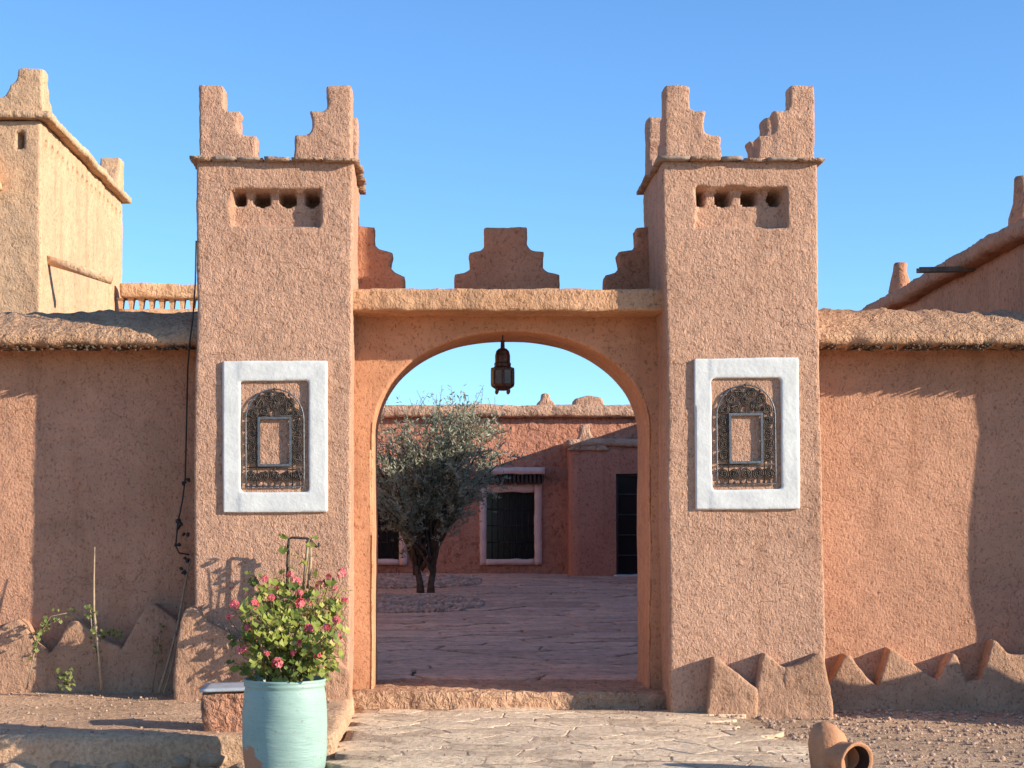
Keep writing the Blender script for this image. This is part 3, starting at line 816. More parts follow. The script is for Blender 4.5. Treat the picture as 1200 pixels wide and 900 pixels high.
# ---- courtyard house
YH = 37.5; gz = court_z(YH) - .02
house = empty('courtyard_house', (0, YH, gz), 'low red mud house closing the courtyard, seen through the arch', 'house')
win1 = rect(570, 626.5, 577, 655, YH); win2 = rect(410, 468, 577, 655, YH)
htop = PZ(488, YH)
V, Fc = facade(-11, 7.5, YH, gz - .2, htop, 5, [win1, win2], .16, .02, 71)
mobj('wall', V, Fc, M['back'], house)
def bfn(s, amp=.03):
    return lambda p, n: p + nv(p, 1.1, s) * amp + n * (.02 * nz(p, 4, s) + .014 * nz(p, 9, s))
mobj('parapet', *lattice(-11, 7.5, YH - .22, YH + .5, htop - .02, PZ(475, YH), .07, .08, bfn(72)), M['backcap'], house)
def window(w_, frame_px, label=None):
    fx0, fx1, fz0, fz1 = rect(*frame_px, YH)
    y0_, y1_ = YH - .07, YH + .12
    parts = [lattice(fx0, w_[0], y0_, y1_, fz0, fz1, .09, .015, bfn(73, .008)), lattice(w_[1], fx1, y0_, y1_, fz0, fz1, .09, .015, bfn(74, .008)),
             lattice(w_[0] - .012, w_[1] + .012, y0_ + .003, y1_, fz0, w_[2], .09, .015, bfn(75, .008)), lattice(w_[0] - .012, w_[1] + .012, y0_ + .003, y1_, w_[3], fz1, .09, .015, bfn(76, .008))]
    fr_ = mobj('window', *join(*parts), M['pinkwhite'], house)
    mobj('pane', *box(w_[0] - .02, w_[1] + .02, YH + .24, YH + .26, w_[2] - .02, w_[3] + .02), M['glass'], fr_, smooth=False)
    for i in range(1, 8):
        x = w_[0] + (w_[1] - w_[0]) * i / 8; mobj('window_bar', *tube([Vector((x, YH + .16, w_[2])), Vector((x, YH + .16, w_[3]))], .009, 5), M['iron'], fr_)
    for i in range(1, 4):
        z = w_[2] + (w_[3] - w_[2]) * i / 4; mobj('window_bar', *tube([Vector((w_[0], YH + .155, z)), Vector((w_[1], YH + .155, z))], .011, 5), M['iron'], fr_)
    return fr_
window(win1, (562, 635, 567.5, 662)); window(win2, (400, 477, 567.5, 662))
for a, b in ((566, 637), (396, 480)):
    can = mobj('canopy', *lattice(PX(a, YH), PX(b, YH), YH - .45, YH + .02, PZ(556, YH), PZ(548, YH), .12, .02, bfn(77, .01)), M['pinkwhite'], house)
    n_ = 15
    for i in range(n_):
        x = PX(a + 2, YH) + (PX(b - 2, YH) - PX(a + 2, YH)) * i / (n_ - 1)
        mobj('canopy_slat', *box(x - .022, x + .022, YH - .36, YH - .01, PZ(566, YH), PZ(556, YH)), M['darkwood'], can, smooth=False)
# wing down the left side of the courtyard, unseen, added so its sunlit wall bounces warm light in
mobj('bounce_wing', *lattice(-9.5, -4.2, 25.4, YH - .05, .1, 4.6, .25, .05, bfn(84, .03)), M['backcap'], house)
# projecting bay on the right with the door
YBY = 36.3; bz = court_z(YBY) - .02
door = (PX(722, YBY), PX(722, YBY) + .95, bz + .02, PZ(555, YBY))
btop = PZ(523, YBY)
V, Fc = facade(PX(670, YBY), 5.58, YBY, bz - .2, btop, 1.25, [door], .16, .015, 78)
bay = mobj('bay', V, Fc, M['backlow'], house)
mobj('bay_parapet', *lattice(PX(664, YBY), 5.58, YBY - .10, YH - .03, btop - .01, btop + .16, .07, .06, bfn(79)), M['backcap'], bay)
dr = mobj('door', *box(door[0] - .01, door[1] + .01, YBY + .22, YBY + .26, door[2] - .01, door[3] + .01), M['glass'], house, smooth=False)
dfr = [box(door[0], door[0] + .06, YBY + .10, YBY + .2, door[2], door[3]), box(door[1] - .06, door[1], YBY + .10, YBY + .2, door[2], door[3]), box(door[0] + .06, door[1] - .06, YBY + .102, YBY + .2, door[3] - .06, door[3])]
mobj('door_frame', *join(*dfr), M['darkwood'], dr, smooth=False)
for i in range(1, 5):
    z = door[2] + (door[3] - door[2]) * i / 5
    mobj('glazing_bar', *box(door[0] + .06, door[1] - .06, YBY + .16, YBY + .19, z - .015, z + .015), M['darkwood'], dr, smooth=False)
mobj('doorstep', *lattice(door[0] - .05, door[1] + .05, YBY - .2, YBY + .2, bz - .02, bz + .05, .08, .02, bfn(80, .006)), M['white'], house)
def finial(parent, pts, Y, depth, seed, mat):
    remesh('merlon', prism_xz([(PX(a, Y), PZ(b, Y)) for a, b in pts], Y, Y + depth), .04, M[mat], parent, smooth=3, amp=.012, freq=5, seed=seed)
finial(house, [(628, 480), (630, 471), (634, 469), (635, 461), (643, 460), (645, 468), (650, 471), (653, 480)], YH - .1, .4, 81, 'backcap')
finial(house, [(664, 528), (672, 520), (677, 514), (680, 508), (680, 498), (691, 497), (692, 507), (697, 515), (708, 520), (716, 528)], YBY - .08, .4, 82, 'backcap')
finial(house, [(672, 480), (674, 467), (690, 463), (706, 466), (710, 480)], YH + 2.0, .8, 83, 'backcap')

# ---- side house on the right: long wall running back, in shade
XR = 7.0; ZR = 5.27
side = empty('side_house', (XR + 2, 24, 0), 'mud house right behind the wall, roofline rising to the right edge', 'house')
mobj('wall', *lattice(XR, XR + 4.5, 16.35, 27.5, 0, ZR - .2, .12, .03, lambda p, n: p - Vector((0, 0, max(0, p.y - 20.5) * .022 if p.z > 4 else 0)) + nv(p, .9, 91) * .02 + n * .012 * nz(p, 6, 91)), M['right'], side)
def rc(p, n): return p - Vector((0, 0, max(0, p.y - 20.5) * .022)) + nv(p, .8, 92) * .022 + n * (.03 * nz(p, 3, 92) + .015 * nz(p, 9, 92))
mobj('eaves', *lattice(XR - .22, XR + 4.6, 16.33, 27.6, ZR - .22, ZR, .08, .07, rc), M['right'], side)
mobj('rear_wall', *lattice(5.6, XR + 4.5, 27.7, 37.3, 0, 4.30, .3, .03, lambda p, n: p + nv(p, .9, 93) * .02), M['right'], side)
def cone(px, py_top, py_bot, wt, wb, seed):
    # stands on the eaves edge: the depth where the edge passes this pixel column
    Y = (XR + .15) * F / (px - VX); c_ = (XR + .15, Y, ZR - .08 - max(0, Y - 20.5) * .022); kk = Y / F
    hgt = PZ(py_top, Y) - c_[2]
    V, Fc = lathe([(wb * kk, 0), (wb * kk, hgt * .3), ((wt * .6 + wb * .4) * kk, hgt * .55), (wt * kk, hgt * .8), (wt * kk * .97, hgt * .96), (wt * kk * .75, hgt)], c_, 14, .04, seed)
    mobj('finial', V, Fc, M['right'], side)
cone(1055, 308, 345, 8.5, 13, 1)
cone(1200, 207, 262, 12, 17, 2)
Ys = (XR - .22) * F / (1120 - VX); zs_ = PZ(317, Ys)
sp0 = Vector((XR + .2, Ys, zs_ + .02)); sp1 = Vector((PX(1073, Ys), Ys - .1, zs_ - .01))
gut = [(-.07, .03), (-.07, -.03), (.07, -.03), (.07, .03), (.05, .03), (.05, -.012), (-.05, -.012), (-.05, .03)]
V = []; 
for c_ in (sp0, sp1): V += [c_ + Vector((0, a, b)) for a, b in gut]
Fc = [(i, (i + 1) % 8, (i + 1) % 8 + 8, i + 8) for i in range(8)] + [(0, 1, 6, 7), (1, 2, 5, 6), (2, 3, 4, 5)] + [(15, 14, 9, 8), (14, 13, 10, 9), (13, 12, 11, 10)]
mobj('water_spout', V, Fc, M['wood'], side, smooth=False)

# ---- corner tower house on the far left
YF = 20.0; XF = PX(48, YF); YFB = (XF * F) / (143 - VX)
ft = empty('corner_tower', (XF - 1.5, (YF + YFB) / 2, 0), 'tall pale corner tower far left, its right face in full sun', 'tower')
zf = PZ(140, YF)
fz0 = 3.0
fx0 = XF - 3.2
def ffn(p, n):
    q = p + nv(p, .7, 101) * .02 + n * (.008 * nz(p, 5, 101) + .006 * nz(p, 14, 101))
    if n.x > .6:      # row of little vent holes below the eaves
        hz = zf - .27
        for i in range(17):
            hy = YF + .30 + i * (YFB - YF - .5) / 16
            if abs(q.y - hy) < .05 and abs(q.z - hz) < .06: q.x -= .7
    if n.y < -.6:
        if abs(q.x - (XF - .245)) < .03 and abs(q.z - PZ(165, YF)) < .09: q.y += .25
    return q
mobj('shaft', *lattice(fx0, XF, YF, YFB, 2.8, zf, .032, .03, ffn, 'bk'), M['far'], ft)
mobj('eaves', *lattice(fx0 - .1, XF + .13, YF - .10, YFB + .12, zf - .01, zf + .085, .045, .018, lambda p, n: p + nv(p, 2, 103) * .022 + n * .012 * nz(p, 8, 103)), M['farcap'], ft)
mobj('base', *lattice(fx0 + .01, XF - .01, YF + .01, YFB - .01, 0, 2.85, .3, .03), M['far'], ft)
STEP = [(0, 0), (.66, 0), (.62, .16), (.58, .21), (.47, .23), (.44, .30), (.44, .36), (.36, .38), (.33, .44), (.33, .56), (.01, .56)]
def fmerlon(cx, cy, sx, sy, seed):
    a = prism_xz([(cx + sx * u * .95, zf + .06 + h) for u, h in STEP], min(cy, cy + sy * .3), max(cy, cy + sy * .3))
    b_ = prism_yz([(cy + sy * u * .8, zf + .06 + h) for u, h in STEP], min(cx, cx + sx * .3), max(cx, cx + sx * .3))
    remesh('merlon', join(a, b_), .03, M['far'], ft, smooth=3, amp=.01, freq=8, seed=seed)
fmerlon(XF + .03, YF - .02, -1, 1, 104); fmerlon(XF + .03, YFB + .02, -1, -1, 105)
fmerlon(fx0, YF, 1, 1, 106)
# wooden spout leaning out of the sunlit face
ys_ = YF + .35; r0_ = Vector((XF - .1, ys_, PZ(302, ys_))); r1_ = P(131, 328, ys_ + .05)
mobj('spout', *tube([r0_, r0_.lerp(r1_, .5), r1_], [.06, .055, .06], 10), M['farcap'], ft)
# small hood on the front face at the picture edge
mobj('hood', *lattice(PX(-22, YF), PX(5, YF), YF - .30, YF + .02, PZ(224, YF), PZ(185, YF), .06, .03, lambda p, n: p + Vector((-(p.z - PZ(224, YF)) * .35, 0, 0))), M['far'], ft)

# ---- pierced parapet between corner tower and gate
YP = 24.6
par = empty('pierced_parapet', (PX(190, YP), YP, PZ(366, YP)), 'sunlit roof parapet pierced with a row of openings, left of the gate', 'parapet')
xa, xb = PX(140, YP), PX(245, YP)
mobj('top_rail', *lattice(xa, xb, YP - .05, YP + .25, PZ(350, YP), PZ(332, YP), .05, .03, bfn(111, .012)), M['farcap'], par)
mobj('base_wall', *lattice(xa, xb, YP, YP + .2, 2.6, PZ(361.5, YP), .12, .02, bfn(112, .008)), M['far'], par)
for i in range(9):
    xp = 141 + 12 * i + 0
    a = [(PX(xp - 1.6, YP), PZ(363, YP)), (PX(xp + 1.6, YP), PZ(363, YP)), (PX(xp + 3.0, YP), PZ(352.5, YP)), (PX(xp + 4.0, YP), PZ(349, YP)), (PX(xp - 4.0, YP), PZ(349, YP)), (PX(xp - 3.0, YP), PZ(352.5, YP))]
    mobj('baluster', *prism_xz(a, YP + .01, YP + .17), M['far'], par, smooth=False)

# ================================================================== TREE in the courtyard
def tinted(name, V, Fc, tints, mat, parent, **kw):
    o = mobj(name, V, Fc, mat, parent, smooth=False)
    at = o.data.attributes.new('tint', 'FLOAT', 'FACE'); at.data.foreach_set('value', tints)
    return o
TY = 30.3; tb = Vector((PX(500, TY), TY, court_z(TY) - .02))
tree = empty('courtyard_tree', tb, 'bushy grey green tree with twin trunks in the courtyard', 'tree')
rnd = random.Random(33)
parts = []; tips = []
kT = TY / F
def tp(px, py, dy=0): return Vector((PX(px, TY), TY + dy, PZ(py, TY)))
trunks = [[tp(493, 697), tp(492, 682), tp(489, 668), tp(488, 655, .1)], [tp(505, 698), tp(505, 684), tp(508, 668), tp(507, 652, -.1)]]
for tr_ in trunks: parts.append(tube(tr_, [.080, .062, .054, .046], 9))
parts.append(tube([tp(493, 668), tp(499, 660), tp(505, 652)], .045, 8))
ends = [(452, 560), (462, 540), (475, 525), (488, 512), (500, 505), (512, 500), (524, 500), (540, 495), (556, 505), (570, 520), (580, 545), (446, 590), (468, 570), (484, 550), (500, 540), (518, 535), (534, 530), (548, 540), (560, 560), (508, 560), (478, 600), (530, 570), (440, 545), (545, 580)]
for i, (ex, ey) in enumerate(ends * 2):
    b0 = trunks[i % 2][-1] + Vector((rnd.uniform(-.04, .04), rnd.uniform(-.04, .04), rnd.uniform(-.3, .05)))
    e = tp(ex + rnd.uniform(-9, 9), ey + rnd.uniform(-12, 12), rnd.uniform(-1.0, 1.0))
    mid_ = b0.lerp(e, .5) + Vector((rnd.uniform(-.12, .12) + (b0.x - e.x) * .22, rnd.uniform(-.1, .1), -.05))
    pts = []
    for s in range(8):
        f = s / 7; pts.append(b0 * (1 - f) ** 2 + mid_ * 2 * f * (1 - f) + e * f * f + Vector((rnd.uniform(-.02, .02), rnd.uniform(-.02, .02), 0)))
    parts.append(tube(pts, [.030 * (1 - .8 * s / 7) + .005 for s in range(8)], 5))
    tips += [(pts[s], (pts[min(s + 1, 7)] - pts[s - 1]).normalized()) for s in range(3, 8)]
mobj('trunk', *join(*parts), M['bark'], tree)
V = []; Fc = []; tn_ = []; tw = []
cen = tp(508, 560)
for (p, d) in tips:
    for q in range(rnd.randint(6, 8)):
        dirv = (d + Vector((rnd.gauss(0, .55), rnd.gauss(0, .55), rnd.gauss(.25, .45)))).normalized()
        L_ = rnd.uniform(.25, .62); p0 = p + Vector((rnd.gauss(0, .07), rnd.gauss(0, .07), rnd.gauss(0, .07)))
        bend = Vector((rnd.gauss(0, .12), rnd.gauss(0, .12), rnd.gauss(-.05, .1)))
        tpts = [p0 + dirv * L_ * f + bend * f * f for f in (0, .35, .7, 1)]
        if rnd.random() < .35: tw.append(tube(tpts, [.006, .005, .004, .002], 3, False))
        base_t = min(1, max(0, rnd.gauss(.42, .18)))
        for s in range(rnd.randint(14, 20)):
            f = rnd.uniform(.1, 1.05); c_ = p0 + dirv * L_ * f + bend * f * f
            ld = (dirv * .7 + Vector((rnd.gauss(0, .7), rnd.gauss(0, .7), rnd.gauss(.1, .6)))).normalized()
            sd_ = ld.cross(Vector((rnd.gauss(0, 1), rnd.gauss(0, 1), rnd.gauss(0, 1)))).normalized()
            l_ = rnd.uniform(.06, .12); w2 = rnd.uniform(.009, .017)
            b_ = len(V); V += [c_, c_ + ld * l_ * .5 + sd_ * w2, c_ + ld * l_, c_ + ld * l_ * .5 - sd_ * w2]
            Fc.append((b_, b_ + 1, b_ + 2, b_ + 3)); tn_.append(min(1, max(0, base_t + rnd.gauss(0, .15))))
# airy shoots above the crown
for i in range(26):
    p0 = tp(rnd.uniform(445, 585), rnd.uniform(485, 515), rnd.uniform(-.6, .6)); d = Vector((rnd.gauss(.05, .3), rnd.gauss(0, .3), 1)).normalized(); L_ = rnd.uniform(.3, .75)
    tw.append(tube([p0, p0 + d * L_ * .5, p0 + d * L_ + Vector((rnd.gauss(0, .06), 0, 0))], [.006, .005, .003], 3, False))
    for s in range(22):
        f = rnd.random(); c_ = p0 + d * L_ * f; ld = (d * .5 + Vector((rnd.gauss(0, .7), rnd.gauss(0, .7), rnd.gauss(.1, .5)))).normalized()
        sd_ = ld.cross(Vector((rnd.gauss(0, 1), rnd.gauss(0, 1), rnd.gauss(0, 1)))).normalized(); l_ = rnd.uniform(.04, .07)
        b_ = len(V); V += [c_, c_ + ld * l_ * .5 + sd_ * .007, c_ + ld * l_, c_ + ld * l_ * .5 - sd_ * .007]; Fc.append((b_, b_ + 1, b_ + 2, b_ + 3)); tn_.append(rnd.uniform(.3, .8))
tag(tinted('crown', V, Fc, tn_, M['oleaf'], tree), kind='stuff')
mobj('twigs', *join(*tw), M['bark'], tree)

# gravel beds either side of the trunk
def gravel_bed(label, x0, x1, y0, y1, n, seed, smin, smax, hump):
    rnd = random.Random(seed); parts = []
    for i in range(n):
        u, v = rnd.uniform(-1, 1), rnd.uniform(-1, 1)
        if abs(u) ** 3 + abs(v) ** 3 > 1: continue
        x = (x0 + x1) / 2 + u * (x1 - x0) / 2; y = (y0 + y1) / 2 + v * (y1 - y0) / 2
        h = hump * (1 - abs(v) ** 2.5) * (1 - abs(u) ** 8)
        parts.append(rock((x, y, court_z(y) + h + rnd.uniform(-.02, .015)), rnd.uniform(smin, smax), rnd, .75))
    # earth hump under the stones
    V = []; Fc = []; A, B = 24, 14
    for j in range(B + 1):
        for i in range(A + 1):
            u, v = -1 + 2 * i / A, -1 + 2 * j / B
            x = (x0 + x1) / 2 + u * (x1 - x0) / 2; y = (y0 + y1) / 2 + v * (y1 - y0) / 2
            V.append(Vector((x, y, court_z(y) - .03 + hump * (1 - abs(v) ** 2.5) * (1 - abs(u) ** 8))))
    for j in range(B):
        for i in range(A): Fc.append((j * (A + 1) + i, j * (A + 1) + i + 1, (j + 1) * (A + 1) + i + 1, (j + 1) * (A + 1) + i))
    parts.append((V, Fc))
    tag(mobj('gravel_bed', *join(*parts), M['bedgravel'], smooth=False), label, 'gravel', 'gravel beds by the courtyard tree', 'stuff')
gravel_bed('bed of pale stones in front of the tree trunk', -4.5, PX(566, 27), 25.2, 29.6, 3600, 5, .035, .065, .02)
gravel_bed('bed of pale stones behind the tree trunk, against the house', -4.5, PX(563, 34), 31.6, 36.4, 3200, 6, .04, .07, .02)

# ================================================================== THINGS IN FRONT
# ---- turquoise jar
JY = 11.86; jk = JY / F; jc = Vector((PX(334, JY), JY, -.165))
jar = empty('glazed_jar', jc, 'tall turquoise glazed jar of pink geraniums with a chipped clay patch', 'jar')
jh = PZ(796, JY) + .165
def jr(px): return px * jk
prof = [(jr(39), 0), (jr(43), .03), (jr(46.2), .12), (jr(48.6), .26), (jr(49.5), .40), (jr(49.2), .55), (jr(48.2), .68), (jr(46.8), jh - .062), (jr(46.2), jh - .05), (jr(47.8), jh - .042), (jr(47.6), jh - .024), (jr(46.8), jh - .018),
        (jr(48.2), jh - .010), (jr(48.4), jh), (jr(47.4), jh + .008), (jr(45.2), jh + .006), (jr(44.2), jh - .02), (jr(43.5), jh - .06)]
# smooth rings between the control points
pp = []
for i in range(len(prof) - 1):
    n_ = 4 if i < 7 else 1
    for s in range(n_):
        f = s / n_; pp.append((prof[i][0] + (prof[i + 1][0] - prof[i][0]) * f, prof[i][1] + (prof[i + 1][1] - prof[i][1]) * f))
pp.append(prof[-1])
V, Fc = lathe(pp, jc, 56, .006, 4, False)
mobj('body', V, Fc, M['glaze'], jar)
V, Fc = lathe([(.001, 0), (jr(44), -.006)], (jc.x, jc.y, jc.z + jh - .055), 28, 0, 0, False)
mobj('soil', V, Fc, simple('potting_soil', (.09, .06, .045), .95, .3, 20, .02, 40), jar)

# ---- geraniums
def leaf_fan(c, nrm, up, s, rnd):
    """round lobed, slightly cupped leaf"""
    a = up - nrm * up.dot(nrm)
    if a.length < 1e-3: a = Vector((1, 0, 0)).cross(nrm)
    a.normalize(); b = nrm.cross(a); pts = [c]
    for i in range(9):
        an = math.pi * (.10 + 1.80 * i / 8); rr_ = s * (1 + .13 * math.cos(i * math.pi)) * (.9 if i in (0, 8) else 1)
        pts.append(c - a * math.cos(an) * rr_ * -1 * -1 + b * math.sin(an) * rr_ + nrm * s * rnd.uniform(.10, .28))
    return pts, [(0, i, i + 1) for i in range(1, 9)]
def geranium(label, root_pt, stems, leaves_per, lsize, depth, flowers, seed, sun=Vector((.6, -.5, .6))):
    rnd = random.Random(seed)
    g = empty('geranium', root_pt, label, 'plant', 'pink geraniums')
    st = []; V = []; Fc = []; tn = []
    for (e, nl) in stems:
        b0 = root_pt + Vector((rnd.uniform(-.14, .14), rnd.uniform(-.1, .1), 0)) * depth
        m_ = b0.lerp(e, .55) + Vector((rnd.uniform(-.05, .05), rnd.uniform(-.05, .05), .05))
        pts = [b0 * (1 - f) ** 2 + m_ * 2 * f * (1 - f) + e * f * f for f in (0, .2, .4, .6, .8, 1)]
        st.append(tube(pts, [.010, .009, .008, .007, .006, .004], 5))
        for q in range(nl):
            f = 1 - rnd.random() ** 1.6 * .75; i = min(4, int(f * 5)); p = pts[i].lerp(pts[i + 1], f * 5 - i)
            off = Vector((rnd.gauss(0, 1), rnd.gauss(0, 1) * .9, rnd.gauss(.15, .8))).normalized() * rnd.uniform(.03, .11)
            c_ = p + off; nrm = (off.normalized() * .6 + sun * rnd.uniform(.2, 1) + Vector((rnd.gauss(0, .4), rnd.gauss(0, .4), rnd.gauss(.2, .4)))).normalized()
            lv, lf = leaf_fan(c_, nrm, Vector((0, 0, -1)), lsize * rnd.uniform(.45, 1.4), rnd)
            b_ = len(V); V += lv; Fc += [tuple(k_ + b_ for k_ in x) for x in lf]
            tt = min(1, max(0, rnd.gauss(.40, .30))); tn += [tt] * len(lf)
            if rnd.random() < .4: st.append(tube([p, c_], .0025, 3, False))
    mobj('stems', *join(*st), M['stem'], g)
    tag(tinted('foliage', V, Fc, tn, M['gleaf'], g), kind='stuff')
    for fi, (c_, s) in enumerate(flowers):
        V = []; Fc = []; tn = []; 
        for q in range(13):
            d = Vector((rnd.gauss(0, 1), rnd.gauss(0, 1), rnd.gauss(.3, .8))).normalized(); fc = c_ + d * s * .62
            u = d.cross(Vector((rnd.gauss(0, 1), rnd.gauss(0, 1), 1))).normalized(); v_ = d.cross(u)
            tt = min(1, max(0, rnd.gauss(.5, .25)))
            for k_ in range(5):
                an = 2 * math.pi * k_ / 5; a = u * math.cos(an) + v_ * math.sin(an); t_ = u * -math.sin(an) + v_ * math.cos(an); pr_ = s * .52
                b_ = len(V); V += [fc, fc + a * pr_ * .6 + t_ * pr_ * .38 + d * .004, fc + a * pr_ + d * .002, fc + a * pr_ * .6 - t_ * pr_ * .38 + d * .004]
                Fc.append((b_, b_ + 1, b_ + 2, b_ + 3)); tn.append(tt)
        fl_ = tinted('flower', V, Fc, tn, M['petal'], g)
        # flower stalk
        mobj('flower_stalk', *tube([c_, c_ + Vector((rnd.uniform(-.03, .03), .02, -s * 1.2)), c_ + (root_pt - c_) * .22 + Vector((0, .03, -.03))], .0035, 4), M['stem'], fl_)
    return g
M['stem'] = simple('geranium_stem', (.22, .16, .07), .8, .35, 20)
def jp(px, py, dy=0): return P(px, py, JY + dy)
rnd = random.Random(5)
st = []
outline = [(285, 722), (300, 695), (322, 690), (345, 692), (368, 696), (385, 715), (394, 740), (392, 770), (382, 788), (280, 750), (285, 780), (300, 770), (320, 760), (340, 755), (360, 765), (375, 750), (310, 730), (330, 720), (352, 725), (372, 730), (296, 745), (345, 780), (325, 785), (365, 782), (305, 786), (388, 755), (292, 712), (376, 705)]
for (a, b) in outline: st.append((jp(a, b, rnd.uniform(-.32, .22)), 34))
fl_px = [(275, 708, 11), (297, 709, 13), (304, 743, 11), (284, 761, 13), (325, 777, 14), (361, 737, 13), (351, 754, 9), (395, 748, 12), (394, 727, 10), (352, 707, 13), (268, 723, 7), (318, 700, 8), (335, 728, 8), (372, 768, 9), (344, 765, 7), (312, 766, 7), (383, 735, 9), (290, 735, 8)]
geranium('pink geranium filling the turquoise jar', Vector((jc.x, jc.y, jc.z + jh - .05)), st, 22, .030, 1.0,
         [(jp(a, b, -.28 + rnd.uniform(0, .12)), s * jk * .62) for a, b, s in fl_px], 8)
GY = 14.70
def gp(px, py, dy=0): return P(px, py, GY + dy)
st = []
for (a, b) in [(300, 676), (320, 690), (332, 672), (348, 690), (366, 690), (386, 684), (400, 704), (340, 632), (365, 630), (312, 705), (380, 712), (330, 712), (352, 712), (394, 722)]:
    st.append((gp(a, b, rnd.uniform(-.10, .10)), 9 if b < 640 else 24))
fl2 = [(310, 678, 10), (346, 682, 13), (375, 686, 12), (401, 672, 13), (404, 704, 9), (362, 704, 12), (340, 673, 8), (385, 676, 7), (325, 690, 9), (392, 690, 8), (352, 695, 9)]
geranium('taller geranium behind the jar, climbing the left tower by the iron hook', Vector((PX(345, GY), GY, TZ)), st, 14, .036, .8,
         [(gp(a, b, -.10), s * GY / F * .6) for a, b, s in fl2], 9)

# ---- iron hook with a hanging strap
hk = empty('iron_hook', P(337, 690, 14.9), 'bent black iron bracket projecting above the geraniums', 'hook')
HY = 14.78
hp = [P(336.5, 700, HY), P(336.8, 660, HY), P(337.5, 640, HY), P(338.5, 632, HY), P(342, 630, HY), P(352, 630.5, HY), P(360, 631, HY), P(366, 635, HY), P(371, 641, HY), P(373.5, 640, HY), P(374, 636, HY)]
mobj('bracket', *tube(hp, .0115, 7), M['iron'], hk)
mobj('wall_fixing', *tube([P(336.5, 698, HY), P(336.5, 698, HY) + Vector((0, .24, -.01))], .012, 7), M['iron'], hk)
sx_ = [[P(361, 632, HY - .01), P(359, 655, HY - .01), P(355, 694, HY - .02)], [P(364, 632, HY + .01), P(364, 658, HY), P(361, 690, HY)]]
for s in sx_: mobj('strap', *tube(s, .014, 5), M['stalk'], hk)

# ---- mud brick block with a tile on top, left of the jar
BY = 12.62
blk = empty('mud_block', (PX(262, BY), BY, TZ), 'rough mud brick stub with a pale blue tile on top beside the jar', 'block')
bx0, bx1 = PX(236, BY), PX(292, BY); bz1 = PZ(812, BY)
remesh('brick_body', box(bx0, bx1, BY, BY + .34, TZ - .03, bz1), .018, M['block'], blk, smooth=4, amp=.014, freq=12, seed=3, amp2=.02, freq2=5)
tl = lattice(bx0 - .015, bx1 + .02, BY - .02, BY + .36, bz1 + .004, bz1 + .026, .06, .006, lambda p, n: p + Vector((0, 0, (p.x - bx0) * .03 + (p.y - BY) * .05)))
mobj('tile', *tl, M['tile'], blk)

# ---- clay spout pot, lower right
CY = 11.35; ck = CY / F
cp = empty('clay_pot', (PX(978, CY), CY, -.01), 'terracotta pot lying on the gravel, its round mouth facing us', 'pot')
# hood: fat leaning body with rounded top
def pot():
    c0 = P(974, 935, CY + .05); c1 = P(974, 884, CY + .05); c2 = P(971, 862, CY + .06); c3 = P(973, 851, CY + .07)
    pts = [c0, P(973, 910, CY + .05), P(971, 888, CY + .05), P(969.5, 872, CY + .055), P(970, 862, CY + .06), P(972, 854, CY + .065), P(974, 849.5, CY + .07), P(975, 848, CY + .07)]
    rr_ = [22, 21, 22, 22.5, 21.5, 17.5, 10, 1.5]
    V, Fc = tube(pts, [r * ck for r in rr_], 28); return V, Fc
V, Fc = pot(); mobj('body', [p + nv(p, 8, 3) * .006 for p in V], Fc, M['clay'], cp)
mc = P(1003, 893, CY - .14); ax = Vector((.42, -.86, -.10)).normalized()
back_c = P(972, 884, CY + .04)
u_ = ax.cross(Vector((0, 0, 1))).normalized(); v_ = u_.cross(ax)
def ring(c, r, n=32): return [c + (u_ * math.cos(2 * math.pi * i / n) + v_ * math.sin(2 * math.pi * i / n)) * r for i in range(n)]
lay = [(back_c, 19), (back_c.lerp(mc, .55), 19.5), (back_c.lerp(mc, .9), 22), (mc, 24), (mc + ax * .012, 23.6), (mc + ax * .014, 21.8), (mc + ax * .004, 19.2), (mc - ax * .03, 17.5), (mc - ax * .10, 17), (mc - ax * .22, 16), (mc - ax * .26, .3)]
V = []; Fc = []
for c_, r_ in lay: V += ring(c_, r_ * ck)
for j in range(len(lay) - 1):
    for i in range(32): Fc.append((j * 32 + i, j * 32 + (i + 1) % 32, (j + 1) * 32 + (i + 1) % 32, (j + 1) * 32 + i))
V = [p + nv(p, 9, 4) * .004 for p in V]
mobj('mouth', V[:7 * 32], Fc[:6 * 32], M['clay'], cp)
mobj('inside', V[6 * 32:], Fc[:4 * 32], M['potdark'], cp)

# ---- cable down the left wall
KY = 15.56
cab = empty('hanging_cable', P(217, 690, KY), 'thin dark cable with clips hanging beside the left tower', 'cable')
cpth = [P(230, 282, 14.96), P(229, 330, 15.02), P(226, 372, 15.12), P(222.5, 400, 15.14), P(220, 430, 15.4), P(218.5, 500, KY), P(217, 560, KY), P(214, 585, KY), P(208, 615, KY), P(206, 640, KY), P(210, 648, KY), P(222, 650, KY)]
mobj('wire', *tube(cpth, .008, 6), M['black'], cab)
rnd = random.Random(2)
for (a, b, s) in ((218, 566, .035), (211, 614, .045), (217, 627, .03), (213, 668, .045), (208, 640, .03), (220, 655, .03)):
    c_ = P(a, b, KY - .03)
    parts = [rock(c_ + Vector((rnd.uniform(-.03, .03), 0, rnd.uniform(-.03, .03))), s * .55, rnd, 1) for _ in range(4)]
    mobj('clip', *join(*parts), M['black'], cab, smooth=False)

